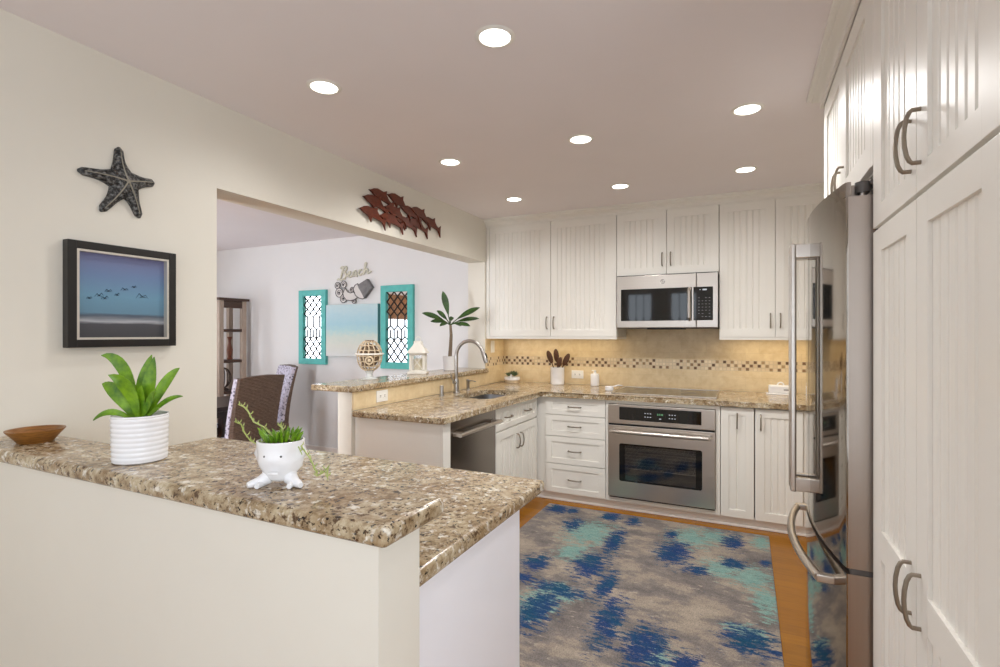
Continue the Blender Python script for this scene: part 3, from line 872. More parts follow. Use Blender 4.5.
r = thing('soap_dispenser', 'small steel pump soap dispenser right of the faucet', 'dispenser', (-2.16, 3.866, 0.914))
MB().lathe([(0.018, 0), (0.018, 0.006), (0.014, 0.01), (0.014, 0.075), (0.016, 0.078), (0.016, 0.09), (0.008, 0.094)], 20).build('body', 'chrome', r)
MB().tube([(0, 0, 0.082), (0.04, 0, 0.084), (0.078, 0, 0.078)], [0.006, 0.005, 0.004], 10).build('nozzle', 'chrome', r)
tag(MB().lathe([(0.021, 0), (0.021, 0.004), (0.017, 0.006), (0.017, 0.075), (0.014, 0.082)], 24).build('air_gap', 'chrome', None, (-2.147, 3.42, 0.914)), 'short steel air gap cylinder on the worktop left of the faucet', 'air gap')

# ------------------------------------------------------------------ appliances
# wall oven, origin (-0.593, 4.045 front)
r = thing('wall_oven', 'stainless steel wall oven below the cooktop', 'oven', (-0.593, 4.045, 0.115))
W = 0.395
mb2 = MB()
for a_, b_, c_, d_ in ((-W + 0.01, 0.0, -0.31, 0.73), (0.31, 0.0, W - 0.01, 0.73), (-0.31, 0.0, 0.31, 0.10), (-0.31, 0.46, 0.31, 0.73)): mb2.box(a_, 0.045, b_, c_, 0.055, d_)
mb2.box(-0.32, 0.055, 0.09, -0.31, 0.50, 0.47); mb2.box(0.31, 0.055, 0.09, 0.32, 0.50, 0.47); mb2.box(-0.32, 0.055, 0.09, 0.32, 0.50, 0.10); mb2.box(-0.32, 0.055, 0.46, 0.32, 0.50, 0.47); mb2.box(-0.32, 0.50, 0.09, 0.32, 0.51, 0.47)
mb2.build('cavity', 'grey_plastic', r)
p = MB().box(-W, 0.0, 0.578, W, 0.045, 0.730, 0.006).build('control_panel', 'steel', r)
MB().box(-0.304, -0.003, 0.612, 0.30, 0.001, 0.712, 0.003).build('display', 'black_glass', p)
for cx in (-0.105, -0.085, -0.065, 0.075, 0.095, 0.115):
    for cz in (0.645, 0.672): MB().box(cx - 0.005, -0.0042, cz - 0.0025, cx + 0.005, -0.0028, cz + 0.0025).build('indicator', 'led_white', p)
for cx in (-0.012, 0.0, 0.014, 0.024): MB().box(cx - 0.003, -0.0042, 0.662, cx + 0.003, -0.0028, 0.676).build('clock_digit', 'led_green', p)
MB().box(0.0, -0.0042, 0.634, 0.014, -0.0028, 0.640).build('indicator', 'led_white', p)
d = MB().box(-W, 0.0, 0.0, W, 0.045, 0.566, 0.006).build('door', 'steel', r)
cut = MB().prism(rrect(-0.305, 0.128, 0.305, 0.425, 0.016), 0.2, axes((0, 0.1, 0), (1, 0, 0), (0, 0, 1))).build('cutter', None, r)
bool_cut(d, cut); d.data.name = 'door'
MB().box(-0.308, 0.006, 0.125, 0.308, 0.014, 0.43).build('window', 'oven_glass', d)
mb = MB()
for a_, b_, c_, d_ in ((-0.308, 0.125, -0.262, 0.43), (0.262, 0.125, 0.308, 0.43), (-0.262, 0.125, 0.262, 0.14), (-0.262, 0.412, 0.262, 0.43)): mb.box(a_, 0.003, b_, c_, 0.007, d_)
mb.build('window_border', 'black_glass', d)
mb = MB(); mb.tube([(-0.365, -0.012, 0.523), (-0.35, -0.042, 0.523), (-0.2, -0.05, 0.523), (0.2, -0.05, 0.523), (0.35, -0.042, 0.523), (0.365, -0.012, 0.523)], [0.014, 0.0155, 0.0155, 0.0155, 0.0155, 0.014], 14)
for s in (-1, 1): mb.cyl((s * 0.352, -0.04, 0.523), (s * 0.352, 0.002, 0.523), 0.015)
mb.build('handle', 'steel', d)
mb = MB()
for z in (0.21, 0.29, 0.37):
    for y in (0.09, 0.2, 0.3, 0.4): mb.tube([(-0.308, y, z), (0.308, y, z)], 0.003, 6)
    for x in range(-9, 10): mb.tube([(x * 0.033, 0.08, z), (x * 0.033, 0.45, z)], 0.0018, 5)
mb.build('rack', 'steel', r)
MB().box(-W + 0.005, 0.004, 0.566, W - 0.005, 0.05, 0.578).build('gap_strip', 'dark', r)
MB().box(-W + 0.01, 0.01, -0.008, W - 0.005, 0.05, 0.0).build('bottom_vent', 'dark', r)

# microwave
r = thing('microwave', 'stainless steel over-the-range microwave', 'microwave', (-0.593, 4.37, 1.447))
W = 0.398
MB().box(-W + 0.004, 0.03, 0.0, W - 0.004, 0.43, 0.442).build('body', 'grey_plastic', r)
d = MB(); d.box(-W, 0, 0.006, 0.236, 0.03, 0.440, 0.004); d = d.build('door', 'steel', r)
MB().box(-0.363, -0.002, 0.062, 0.205, 0.003, 0.330, 0.003).build('window', 'black_glass', d)
mb = MB(); mb.tube([(0.187, -0.004, 0.318), (0.187, -0.034, 0.300), (0.187, -0.038, 0.19), (0.187, -0.034, 0.085), (0.187, -0.004, 0.067)], 0.0125, 12, flat=0.9)
mb.build('handle', 'steel', d)
p = MB().box(0.240, 0, 0.006, W, 0.03, 0.440, 0.004).build('control_panel', 'steel', r)
MB().box(0.216, -0.002, 0.062, 0.362, 0.003, 0.330, 0.003).build('keypad', 'black_glass', p)
MB().box(0.285, -0.0035, 0.301, 0.316, -0.0018, 0.312).build('clock', 'led_white', p); MB().box(0.262, -0.0035, 0.304, 0.270, -0.0018, 0.309).build('indicator', 'led_white', p)
for i in range(4):
    for j in range(7):
        if (i * 3 + j * 5) % 11: MB().box(0.252 + i * 0.026, -0.0032, 0.090 + j * 0.025, 0.264 + i * 0.026, -0.0018, 0.0935 + j * 0.025).build('key', 'mark', p)
mb = MB(); mb.tube([Vector((-0.02, -0.001, 0.385)) + Vector((0.016 * math.cos(q * PI / 12), 0, 0.016 * math.sin(q * PI / 12))) for q in range(24)], 0.0018, 6, closed=True)
mb.tube(bez((-0.028, -0.001, 0.388), (-0.022, -0.001, 0.400), (-0.016, -0.001, 0.386), (-0.026, -0.001, 0.378)), 0.0012, 5); mb.tube(bez((-0.016, -0.001, 0.392), (-0.008, -0.001, 0.390), (-0.010, -0.001, 0.376), (-0.018, -0.001, 0.380)), 0.0012, 5)
mb.build('emblem', 'mark', d)
MB().box(-0.15, 0.02, -0.008, 0.13, 0.30, 0.0, 0.001).build('bottom_vent', 'dark', r)
MB().box(-W, 0.006, 0.440, W, 0.03, 0.446).build('top_vent', 'black_plastic', r)

# cooktop
r = thing('cooktop', 'black glass cooktop set on the granite above the oven', 'cooktop', (-0.593, 4.435, 0.914))
MB().box(-0.392, -0.265, 0, 0.392, 0.265, 0.006, 0.002).build('glass_top', 'black_glass', r)
mb = MB()
for b in ((-0.397, -0.272, 0.397, -0.263), (-0.397, 0.263, 0.397, 0.272), (-0.397, -0.263, -0.389, 0.263), (0.389, -0.263, 0.397, 0.263)): mb.box(b[0], b[1], 0, b[2], b[3], 0.009, 0.002)
mb.build('rim', 'steel', r)
for x, y, q in ((-0.22, -0.12, 0.085), (-0.22, 0.13, 0.07), (0.2, -0.11, 0.075), (0.2, 0.12, 0.1)):
    MB().tube([(x + q * math.cos(i * PI / 20), y + q * math.sin(i * PI / 20), 0.006) for i in range(40)], 0.0012, 5, closed=True).build('burner_ring', 'grey_plastic', r)

# refrigerator: local x -> world -y, local -y -> world -x ; origin (0.335, 2.69)
r = thing('refrigerator', 'tall stainless steel french door refrigerator with bottom freezer', 'refrigerator', (0.335, 2.69, 0), R_(-90))
FW = 0.925
MB().box(0.0, 0.0, 0.03, FW, 0.62, 1.825, 0.004).build('body', 'grey_plastic', r)
def bulge(x): return -0.074 - 0.048 * (1 - (2 * x / FW - 1) ** 2)
def fdoor(x0, x1, z0, z1):
    mb = MB(); n = 18
    xs = [x0 + (x1 - x0) * i / n for i in range(n + 1)]
    front = [(x, bulge(x)) for x in xs]; e = 0.006
    poly = [(x0, -0.004)] + [(x0, front[0][1] + e)] + [(x0 + e * 0.4, front[0][1] + e * 0.2)] + front[1:-1] + [(x1 - e * 0.4, front[-1][1] + e * 0.2), (x1, front[-1][1] + e), (x1, -0.004)]
    m = len(poly)
    lo = [mb.bm.verts.new((x, y, z0)) for x, y in poly]; hi = [mb.bm.verts.new((x, y, z1)) for x, y in poly]
    mb.mat('mirror_steel')
    for i in range(1, m - 2): mb._face([lo[i], lo[i + 1], hi[i + 1], hi[i]])
    mb.mat('side_steel')
    mb._face([lo[0], lo[1], hi[1], hi[0]]); mb._face([lo[m - 2], lo[m - 1], hi[m - 1], hi[m - 2]]); mb._face([lo[m - 1], lo[0], hi[0], hi[m - 1]])
    mb._face(lo); mb._face(hi)
    return mb
XC = 0.463
dl = fdoor(0.0, XC - 0.003, 0.725, 1.838).build('door', None, r)
mb = fdoor(XC + 0.003, FW, 0.725, 1.796)
mb2 = fdoor(XC + 0.003, FW - 0.045, 1.796, 1.838)
mb.mat('mirror_steel'); mb.prism([(FW - 0.047, bulge(FW - 0.047)), (FW - 0.02, bulge(FW - 0.02)), (FW - 0.004, bulge(FW - 0.004)), (FW, bulge(FW) + 0.006), (FW, bulge(FW) + 0.013), (FW - 0.047, bulge(FW - 0.047) + 0.013)], 0.042, Matrix.Translation((0, 0, 1.796)))
dr = mb.build('door', None, r)
mb2.build('door_top', None, dr)
dz = fdoor(0.0, FW, 0.06, 0.708).build('freezer_drawer', None, r)
MB().box(0.004, -0.062, 0.706, FW - 0.003, 0.0, 0.727).build('gasket', 'grey_plastic', r)
MB().box(0.01, -0.03, 0.0, FW - 0.01, 0.1, 0.06).build('kick_plate', 'grey_plastic', r)
for dd, x in ((dl, XC - 0.033), (dr, XC + 0.033)):
    mb = MB(); y0 = bulge(x); yo = y0 - 0.052
    mb.box(x - 0.014, yo - 0.011, 0.815, x + 0.014, yo + 0.009, 1.735, 0.006, 3)
    for z in (0.818, 1.682): mb.box(x - 0.012, yo, z, x + 0.012, y0 + 0.004, z + 0.05, 0.003)
    mb.build('handle', 'steel', dd)
mb = MB()
pts = []
for i in range(17):
    x = 0.10 + (FW - 0.2) * i / 16
    pts.append((x, bulge(x) - 0.038 - 0.016 * math.sin(PI * i / 16), 0.645))
mb.tube(pts, 0.014, 12, flat=0.9)
for x in (0.10, FW - 0.10): mb.box(x - 0.014, bulge(x) - 0.045, 0.633, x + 0.014, bulge(x) + 0.004, 0.657, 0.004)
mb.build('handle', 'steel', dz)
for x in (0.035, FW - 0.035):
    mb = MB().mat('grey_plastic'); mb.cyl((x + 0.012 * (1 if x > 0.5 else -1), -0.03, 1.808), (x + 0.012 * (1 if x > 0.5 else -1), -0.03, 1.838), 0.019, n=24); mb.box(x - 0.03, -0.015, 1.826, x + 0.03, 0.05, 1.842, 0.004)
    mb.mat('chrome').cyl((x + 0.012 * (1 if x > 0.5 else -1), -0.03, 1.797), (x + 0.012 * (1 if x > 0.5 else -1), -0.03, 1.808), 0.011, n=16)
    mb.build('hinge', None, r)

# ------------------------------------------------------------------ recessed lights
LIGHTS = [(-1.69, 1.715, 'recessed ceiling light nearest the starfish wall and the opening'), (-0.836, 1.70, 'largest recessed ceiling light in the picture, at top centre'),
          (-1.70, 2.81, 'recessed ceiling light nearest the red dolphin sculpture'), (-0.838, 2.80, 'recessed ceiling light in the middle of the ceiling'), (0.008, 2.78, 'recessed ceiling light nearest the cabinet above the refrigerator'),
          (-1.70, 3.81, 'recessed ceiling light before the tall corner upper cabinet'), (-0.84, 3.815, 'recessed ceiling light in front of the cabinets above the microwave'), (0.0, 3.79, 'recessed ceiling light in front of the upper cabinet beside the refrigerator')]
lamp0 = None
for x, y, lab in LIGHTS:
    if lamp0 is None:
        lamp0 = thing('recessed_light', lab, 'ceiling light', (x, y, CEIL), 0, 'recessed ceiling lights')
        mb = MB(); mb.lathe([(0.056, -0.0005), (0.059, -0.006), (0.068, -0.005), (0.075, -0.0005)], 36); mb.build('trim_ring', 'white_plastic', lamp0)
        MB().lathe([(0.0, -0.004), (0.056, -0.004), (0.056, -0.001), (0.0, -0.001)], 32).build('diffuser', 'lamp', lamp0)
    else:
        dup(lamp0, (x, y, CEIL), 0, lab)
    l = bpy.data.lights.new('downlight', 'SPOT'); l.energy = 12 if y < 2 else 9 if y > 3.5 else 24 if x < -1.5 else 60 if x < -0.5 else 46; l.color = WARM; l.spot_size = R_(162); l.spot_blend = 0.7; l.shadow_soft_size = 0.075
    o = bpy.data.objects.new('downlight', l); COL.objects.link(o); o.location = (x, y, CEIL - 0.03)

# ------------------------------------------------------------------ rug
o = MB().box(-0.80, -1.17, 0.0, 0.80, 1.17, 0.012, 0.004, 2).build('rug', 'rug', None, RUGC)
tag(o, 'abstract grey rug with navy and teal patches on the oak floor', 'rug')

# ------------------------------------------------------------------ wall plates
def plate(name, label, loc, rz, kind, horiz=True, w_=0.118, h_=0.078):
    r = thing(name, label, 'switch' if kind == 'switch' else 'outlet', loc, rz)
    MB().box(-w_ / 2, -0.006, -h_ / 2, w_ / 2, 0, h_ / 2, 0.002).build('cover_plate', 'white_plastic', r)
    if kind == 'outlet':
        for s in (-1, 1):
            b = MB().box(s * 0.022 - 0.016, -0.008, -0.014, s * 0.022 + 0.016, -0.005, 0.014, 0.003).build('socket', 'white_plastic', r)
            mb = MB(); mb.box(s * 0.022 - 0.006, -0.0088, 0.003, s * 0.022 + 0.006, -0.0078, 0.006); mb.box(s * 0.022 - 0.006, -0.0088, -0.006, s * 0.022 + 0.006, -0.0078, -0.003)
            mb.build('slot', 'dark', b)
    else:
        MB().box(-0.012, -0.010, -0.026, 0.012, -0.005, 0.026, 0.003).build('rocker', 'white_plastic', r)
    return r
plate('outlet', 'white double outlet on the mosaic tiled wall beside the utensil crock', (-1.47, 4.807, 1.008), 0, 'outlet')
plate('outlet', 'white outlet plate in the stone strip under the raised bar', (-2.245, 2.81, 0.977), R_(90), 'outlet')
plate('light_switch', 'white light switch in the tiled corner below the tall upper cabinet', (-2.258, 4.535, 1.275), R_(90), 'switch', w_=0.078, h_=0.118)

# ------------------------------------------------------------------ counter objects
r = thing('utensil_crock', 'white ribbed utensil crock on the back counter', 'crock', (-1.635, 4.69, 0.914))
MB().lathe([(0.058, 0), (0.066, 0.004), (0.067, 0.16), (0.069, 0.166), (0.063, 0.166), (0.061, 0.03), (0.0, 0.028)], 32).build('body', 'white_ceramic', r)
mb = MB()
for i in range(5): mb.box(-0.025 + i * 0.0115, -0.0695, 0.075, -0.0195 + i * 0.0115, -0.064, 0.10)
mb.build('relief', 'white_ceramic', r)
U = [(-0.055, 0.0, 0.22, 'spatula', 'dark slotted wooden spatula leaning to the left in the crock'), (-0.02, 0.01, 0.235, 'spoon', 'dark wooden spoon second from the left in the crock'),
     (0.022, -0.005, 0.16, 'spoon', 'shortest dark wooden spoon in the middle of the crock'), (0.07, 0.0, 0.19, 'ladle', 'dark wooden ladle leaning far to the right in the crock')]
for k, (dx, dy, hh, nm, lab) in enumerate(U):
    q = thing(nm, lab, 'utensil', (-1.635, 4.69, 0.949), 0, 'utensils in the crock')
    tipv = Vector((dx * 1.5, dy, hh + 0.06)); yk = (-0.024, 0.022, -0.006, 0.012)[k]; b0 = Vector((-dx * 0.3, yk, 0.0)); tipv.y = yk * 1.6
    MB().tube([b0, b0.lerp(tipv, 0.6)], [0.005, 0.006], 8).build('shaft', 'utensil', q)
    dirv = (tipv - b0).normalized(); c = b0.lerp(tipv, 0.82)
    xx = (Vector((1, 0, 0)) - dirv * dirv.x).normalized(); T = Matrix((xx, dirv.cross(xx), dirv)).transposed().to_4x4(); T.translation = c
    MB().sphere((0, 0, 0), (0.028, 0.008, 0.066) if k != 2 else (0.022, 0.008, 0.05), 14, 10, T).build('blade' if nm == 'spatula' else 'bowl', 'utensil', q)
r = thing('soap_bottle', 'small white ceramic bottle left of the cooktop', 'bottle', (-1.275, 4.72, 0.914))
MB().lathe([(0.034, 0), (0.041, 0.004), (0.041, 0.10), (0.036, 0.112), (0.014, 0.118), (0.012, 0.128)], 28).build('body', 'white_ceramic', r)
mb = MB(); mb.cyl((0, 0, 0.126), (0, 0, 0.146), 0.012, n=16); mb.tube([(0, 0, 0.143), (-0.03, 0, 0.141)], 0.004, 8); mb.build('pump', 'white_plastic', r)
r = thing('spoon_rest', 'small white spoon rest at the left edge of the cooktop', 'spoon rest', (-1.055, 4.37, 0.914), R_(35))
MB().lathe([(0.028, 0), (0.036, 0.004), (0.038, 0.036), (0.034, 0.037), (0.030, 0.010), (0.0, 0.008)], 20, sx=1.0, sy=0.8).build('dish', 'white_ceramic', r)
MB().tube([(0.03, 0, 0.034), (0.08, 0.0, 0.045), (0.12, 0, 0.042)], [0.008, 0.01, 0.006], 10, flat=0.5).build('grip', 'white_ceramic', r)
r = thing('butter_dish', 'white covered butter dish on the counter next to the refrigerator', 'dish', (0.255, 4.70, 0.914))
MB().box(-0.105, -0.055, 0, 0.105, 0.055, 0.010, 0.004, 3).build('tray', 'white_ceramic', r)
l = MB().box(-0.088, -0.042, 0.010, 0.088, 0.042, 0.075, 0.014, 4).build('lid', 'white_ceramic', r)
MB().tube(arc((0, 0, 0.073), 0.022, 0, PI, 10, (1, 0, 0), (0, 0, 1)), 0.006, 10).build('knob', 'white_ceramic', l)
MB().box(0.02, -0.0435, 0.036, 0.055, -0.0415, 0.044).build('mark', 'grey_plastic', l)
# succulent dish in the corner
r = thing('succulent_dish', 'round two tone dish of dark succulents in the counter corner', 'plant', (-2.10, 4.66, 0.914))
MB().mat('rattan').lathe([(0.062, 0), (0.072, 0.002), (0.076, 0.028), (0.076, 0.03), (0.0, 0.03)], 32).build('base', None, r)
MB().lathe([(0.077, 0.03), (0.080, 0.034), (0.080, 0.058), (0.076, 0.058), (0.073, 0.045), (0.0, 0.044)], 32).build('rim', 'white_ceramic', r)
for k, (x, y, s) in enumerate(((-0.035, -0.01, 1.0), (0.03, -0.02, 1.15), (0.0, 0.03, 1.3))):
    mb = MB()
    for i in range(16):
        a = i * 2.4; el = 0.35 + 0.06 * i; L_ = (0.046 - 0.0008 * i) * s
        tip = Vector((math.cos(a) * math.cos(el), math.sin(a) * math.cos(el), math.sin(el))) * L_
        mb.tube([(x, y, 0.046 + 0.02 * s), Vector((x, y, 0.05 + 0.02 * s)) + tip * 0.55, Vector((x, y, 0.052 + 0.02 * s)) + tip], [0.004, 0.009 * s, 0.0012], 7, flat=0.55)
    mb.build('rosette', 'leaf_succ', r)
MB().cyl((0.0, -0.03, 0.045), (0.005, -0.035, 0.085), 0.012, 0.006).build('shell', 'white_ceramic', r)

# ------------------------------------------------------------------ objects on the far bar (z 1.07)
BZ = 1.0695
r = thing('wicker_globe', 'whitewashed wicker globe ornament on a pale pedestal on the far bar', 'ornament', (-2.485, 2.97, BZ), R_(25.62))
MB().lathe([(0.058, 0), (0.060, 0.006), (0.026, 0.018), (0.020, 0.04), (0.036, 0.062), (0.0, 0.064)], 28).build('foot', 'foot_glass', r)
gz, gr = 0.172, 0.11
def globe(a, b): return Vector((0.090 * math.cos(b) ** 0.85 * math.cos(a), 0.090 * math.cos(b) ** 0.85 * math.sin(a), gz + 0.112 * math.sin(b)))
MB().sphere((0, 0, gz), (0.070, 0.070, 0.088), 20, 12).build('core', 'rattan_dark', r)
mb = MB()
for k in range(14):
    a = k * PI / 7 + 0.06 * math.sin(k * 5)
    mb.tube([globe(a + 0.05 * math.sin(j + k), -1.25 + 2.5 * j / 14) for j in range(15)], 0.0042, 6)
for k in range(7):
    b = -1.1 + 2.2 * k / 6
    mb.tube([globe(2 * PI * j / 30, b + 0.03 * math.sin(3 * j + k)) for j in range(30)], 0.0042, 6, closed=True)
mb.build('weave', 'rattan', r)
mb = MB(); mb.tube([globe(2 * PI * j / 36, 0.12) * 1.0 + Vector((0.01 * math.cos(2 * PI * j / 36), 0.01 * math.sin(2 * PI * j / 36), 0)) for j in range(36)], 0.006, 8, closed=True)
mb.build('band', 'white_metal', r)
c = globe(R_(-75), -0.28) * 1.0
mb = MB(); mb.tube([c + Vector((0.026 * math.cos(j * PI / 10), -0.012, 0.026 * math.sin(j * PI / 10))) for j in range(20)], 0.006, 8, closed=True); mb.sphere(c + Vector((0, -0.012, 0)), (0.014, 0.008, 0.014)); mb.build('shell', 'rattan', r)
mb = MB(); mb.tube([Vector((0.03 * math.cos(j * PI / 8), 0.03 * math.sin(j * PI / 8), gz + 0.108)) for j in range(16)], 0.006, 8, closed=True); mb.build('top_ring', 'rattan_dark', r)

r = thing('lantern', 'white metal candle lantern with pitched top on the far bar', 'lantern', (-2.465, 3.56, BZ), R_(25.62))
MB().box(-0.078, -0.078, 0, 0.078, 0.078, 0.022, 0.004).build('base', 'white_metal', r)
mb = MB()
for sx_ in (-1, 1):
    for sy_ in (-1, 1): mb.box(sx_ * 0.055 - 0.01, sy_ * 0.055 - 0.01, 0.02, sx_ * 0.055 + 0.01, sy_ * 0.055 + 0.01, 0.165, 0.002)
mb.box(-0.065, -0.065, 0.155, 0.065, 0.065, 0.172, 0.002); mb.box(-0.065, -0.065, 0.02, 0.065, 0.065, 0.032, 0.002)
mb.build('frame', 'white_metal', r)
mb = MB()
for a in range(4):
    Tm = Matrix.Rotation(a * PI / 2, 4, 'Z')
    for s in (-1, 1): mb.tube([Tm @ Vector((-0.047 * s, -0.056, 0.034)), Tm @ Vector((0.047 * s, -0.056, 0.154))], 0.0035, 6)
mb.build('cross_brace', 'white_metal', r)
MB().box(-0.05, -0.05, 0.03, 0.05, 0.05, 0.155).build('pane', 'pane', r)
MB().lathe([(0.036, 0.033), (0.037, 0.125), (0.012, 0.122), (0, 0.122)], 24).build('candle', 'lantern_glass', r)
mb = MB(); rings = []
for hw, z in ((0.082, 0.172), (0.080, 0.180), (0.040, 0.235), (0.032, 0.250), (0.032, 0.272)):
    rings.append([mb.bm.verts.new((x * hw, y * hw, z)) for x, y in ((-1, -1), (1, -1), (1, 1), (-1, 1))])
mb.skin(rings); mb.build('roof', 'white_metal', r, angle=20)
mb = MB(); mb.tube([Vector((0.022 * math.cos(j * PI / 10), 0, 0.285 + 0.022 * math.sin(j * PI / 10))) for j in range(20)], 0.003, 8, closed=True); mb.build('ring', 'white_metal', r)

# tall leafy plant: local x = picture right
r = thing('potted_tree', 'small leafy tree with bare trunk in a white pot on the far bar', 'plant', (-2.425, 4.0, BZ), R_(25.62))
MB().lathe([(0.050, 0), (0.056, 0.003), (0.063, 0.125), (0.064, 0.13), (0.058, 0.13), (0.056, 0.112), (0.0, 0.11)], 32).build('pot', 'white_ceramic', r)
MB().lathe([(0.0, 0.112), (0.055, 0.112), (0.055, 0.109), (0, 0.108)], 20).build('soil', 'soil', r)
MB().tube([(0, 0, 0.10), (0.008, 0, 0.22), (0.012, 0.004, 0.32), (0.006, 0, 0.415)], [0.019, 0.016, 0.014, 0.011], 12).build('trunk', 'trunk', r)
P = 0.00915
for dx, dz, dy, wd in ((-7, 34.5, 0.0, 0.075), (-27, 12.5, -0.04, 0.07), (-20, 4.5, 0.06, 0.06), (-12, 14.5, -0.08, 0.06), (30, 18, -0.02, 0.075), (29, 7.5, 0.07, 0.06), (21, -0.5, -0.10, 0.055), (-8.4, -0.6, -0.12, 0.05), (11, 0, 0.08, 0.05), (2, 9, 0.05, 0.05)):
    tip = Vector((dx * P, dy, 0.405 + dz * P)); b0 = Vector((0.004, 0, 0.41))
    mid = b0.lerp(tip, 0.5) + Vector((0, 0, 0.03))
    mb = MB(); st = b0.lerp(mid, 0.5) + Vector((0, 0, 0.004)); mb.tube([b0, b0.lerp(st, 0.5) + Vector((0, 0, 0.003)), st], 0.0045, 6); mb.leaf(st, mid.lerp(tip, 0.25), tip, wd * 0.78, Vector((0, -0.8, 0.6)) if abs(dx) > 4 else Vector((0, -1, 0.1)), fold=0.2, shape=1.2)
    mb.build('leaf', 'leaf_dark', r)

# ------------------------------------------------------------------ objects on the near bar (z 1.055)
NZ = 1.0545
r = thing('wooden_bowl', 'shallow flared wooden bowl on the near granite ledge', 'bowl', (-2.056, 0.838, NZ))
r.scale = (0.92, 0.92, 0.95)
MB().lathe([(0.0, 0), (0.048, 0), (0.053, 0.006), (0.066, 0.023), (0.081, 0.040), (0.082, 0.043), (0.076, 0.042), (0.06, 0.026), (0.043, 0.014), (0.0, 0.012)], 48).build('body', 'bowl_wood', r)

r = thing('potted_plant', 'bright green broad leaf plant in a white ribbed pot', 'plant', (-1.498, 0.840, NZ), R_(25.62))
r.scale = (0.9, 0.9, 0.93)
prof = [(0.0, 0), (0.066, 0), (0.0705, 0.004)]
for i in range(9):
    z = 0.006 + i * 0.0138
    prof += [(0.0700 + i * 0.0003, z), (0.0722 + i * 0.0003, z + 0.005), (0.0722 + i * 0.0003, z + 0.0095), (0.0703 + i * 0.0003, z + 0.0132)]
prof += [(0.0745, 0.132), (0.0735, 0.136), (0.0705, 0.135), (0.069, 0.118), (0.0, 0.117)]
MB().lathe(prof, 48).build('pot', 'white_ceramic', r, angle=50)
MB().lathe([(0.0, 0.120), (0.0688, 0.120), (0.0688, 0.116), (0, 0.115)], 24).build('soil', 'soil', r)
P = 0.00273; CX, CV = 139, 416
for tu, tv, dy, wd, mu, mv in ((107, 352, -0.04, 0.042, 133, 350), (120, 372, -0.06, 0.048, 140, 380), (147, 352, 0.02, 0.045, 138, 385), (156, 354, -0.005, 0.045, 150, 388), (183, 366, 0.0, 0.036, 166, 378), (91, 384, 0.02, 0.048, 112, 386), (101, 420, -0.05, 0.02, 112, 404), (169, 390, -0.05, 0.024, 158, 392), (180, 398, 0.03, 0.016, 165, 396), (169, 409, -0.04, 0.012, 164, 406), (128, 396, 0.05, 0.03, 136, 398), (148, 384, -0.03, 0.04, 141, 400)):
    tip = Vector(((tu - CX) * P, dy, 0.135 + (CV - tv) * P)); ctl = Vector(((mu - CX) * P, dy * 0.4, 0.135 + (CV - mv) * P))
    b0 = Vector(((mu - CX) * 0.0006, dy * 0.15, 0.118))
    mb = MB(); mb.leaf(b0, ctl, tip, wd * 0.84, Vector((0.15 * (1 if tu > CX else -1), -1, 0.35)), n=12, fold=0.22, shape=1.05); mb.build('leaf', 'leaf', r)

r = thing('face_planter', 'white face shaped planter on feet with trailing succulent strands', 'plant', (-0.965, 0.845, NZ), R_(25.62))
def facefn(a, z, rr):
    s = rr
    f = math.cos(a + PI / 2)             # front = -y
    s += 0.006 * math.exp(-((z - 0.062) / 0.014) ** 2) * max(0, f) ** 6                 # nose
    s -= 0.004 * math.exp(-((z - 0.074) / 0.008) ** 2) * max(0, math.cos((a + PI / 2) * 2.6)) * (f > 0.3) * (1 - max(0, f) ** 10)
    for q in (-1, 1):
        da = (a + PI / 2 - q * 0.75 + PI) % (2 * PI) - PI
        s += 0.0045 * math.exp(-(da / 0.35) ** 2 - ((z - 0.05) / 0.014) ** 2)           # cheeks
        db = (a + PI / 2 - q * PI / 2 + PI) % (2 * PI) - PI
        s += 0.010 * math.exp(-(db / 0.38) ** 2) * (math.exp(-((z - 0.072) / 0.012) ** 2) + 0.8 * math.exp(-((z - 0.045) / 0.010) ** 2))   # ears, wavy sides
    return s
prof = [(0.0, 0.010), (0.022, 0.012), (0.028, 0.018), (0.0325, 0.030), (0.037, 0.042), (0.040, 0.052), (0.043, 0.062), (0.044, 0.072), (0.045, 0.082), (0.046, 0.09), (0.047, 0.098), (0.047, 0.102), (0.044, 0.103), (0.042, 0.094), (0.0, 0.093)]
MB().lathe(prof, 64, sx=1.12, fn=lambda a, z, rr: facefn(a, z, rr) if rr > 0.02 and not (rr < 0.045 and z > 0.0925) else rr).build('body', 'white_ceramic', r, angle=60)
for s in (-1, 1):
    mb = MB(); mb.tube([(s * 0.012, -0.004, 0.045), (s * 0.020, -0.007, 0.03), (s * 0.028, -0.012, 0.0165), (s * 0.042, -0.022, 0.0105), (s * 0.052, -0.029, 0.009), (s * 0.060, -0.036, 0.0075)], [0.020, 0.019, 0.0155, 0.011, 0.009, 0.006], 16); mb.tube([(s * 0.034, -0.018, 0.009), (s * 0.036, -0.042, 0.0065)], [0.0095, 0.006], 10)
    mb.build('foot', 'white_ceramic', r)
    MB().sphere((s * 0.018, -0.0425, 0.073), (0.0032, 0.002, 0.0028), 12, 8).build('eye', 'grey_plastic', r)
mb = MB(); mb.tube([(-0.010, -0.041, 0.0345), (0, -0.0445, 0.0355), (0.010, -0.041, 0.0345)], 0.0034, 8); mb.build('mouth', 'white_ceramic', r)
MB().lathe([(0.0, 0.097), (0.0425, 0.097), (0.0425, 0.093), (0, 0.0925)], 20, sx=1.1).build('soil', 'soil', r)
P = 0.00234
def pix(u, v, dy=0.0): return Vector(((u - 283) * P, dy, 0.104 + (440 - v) * P))
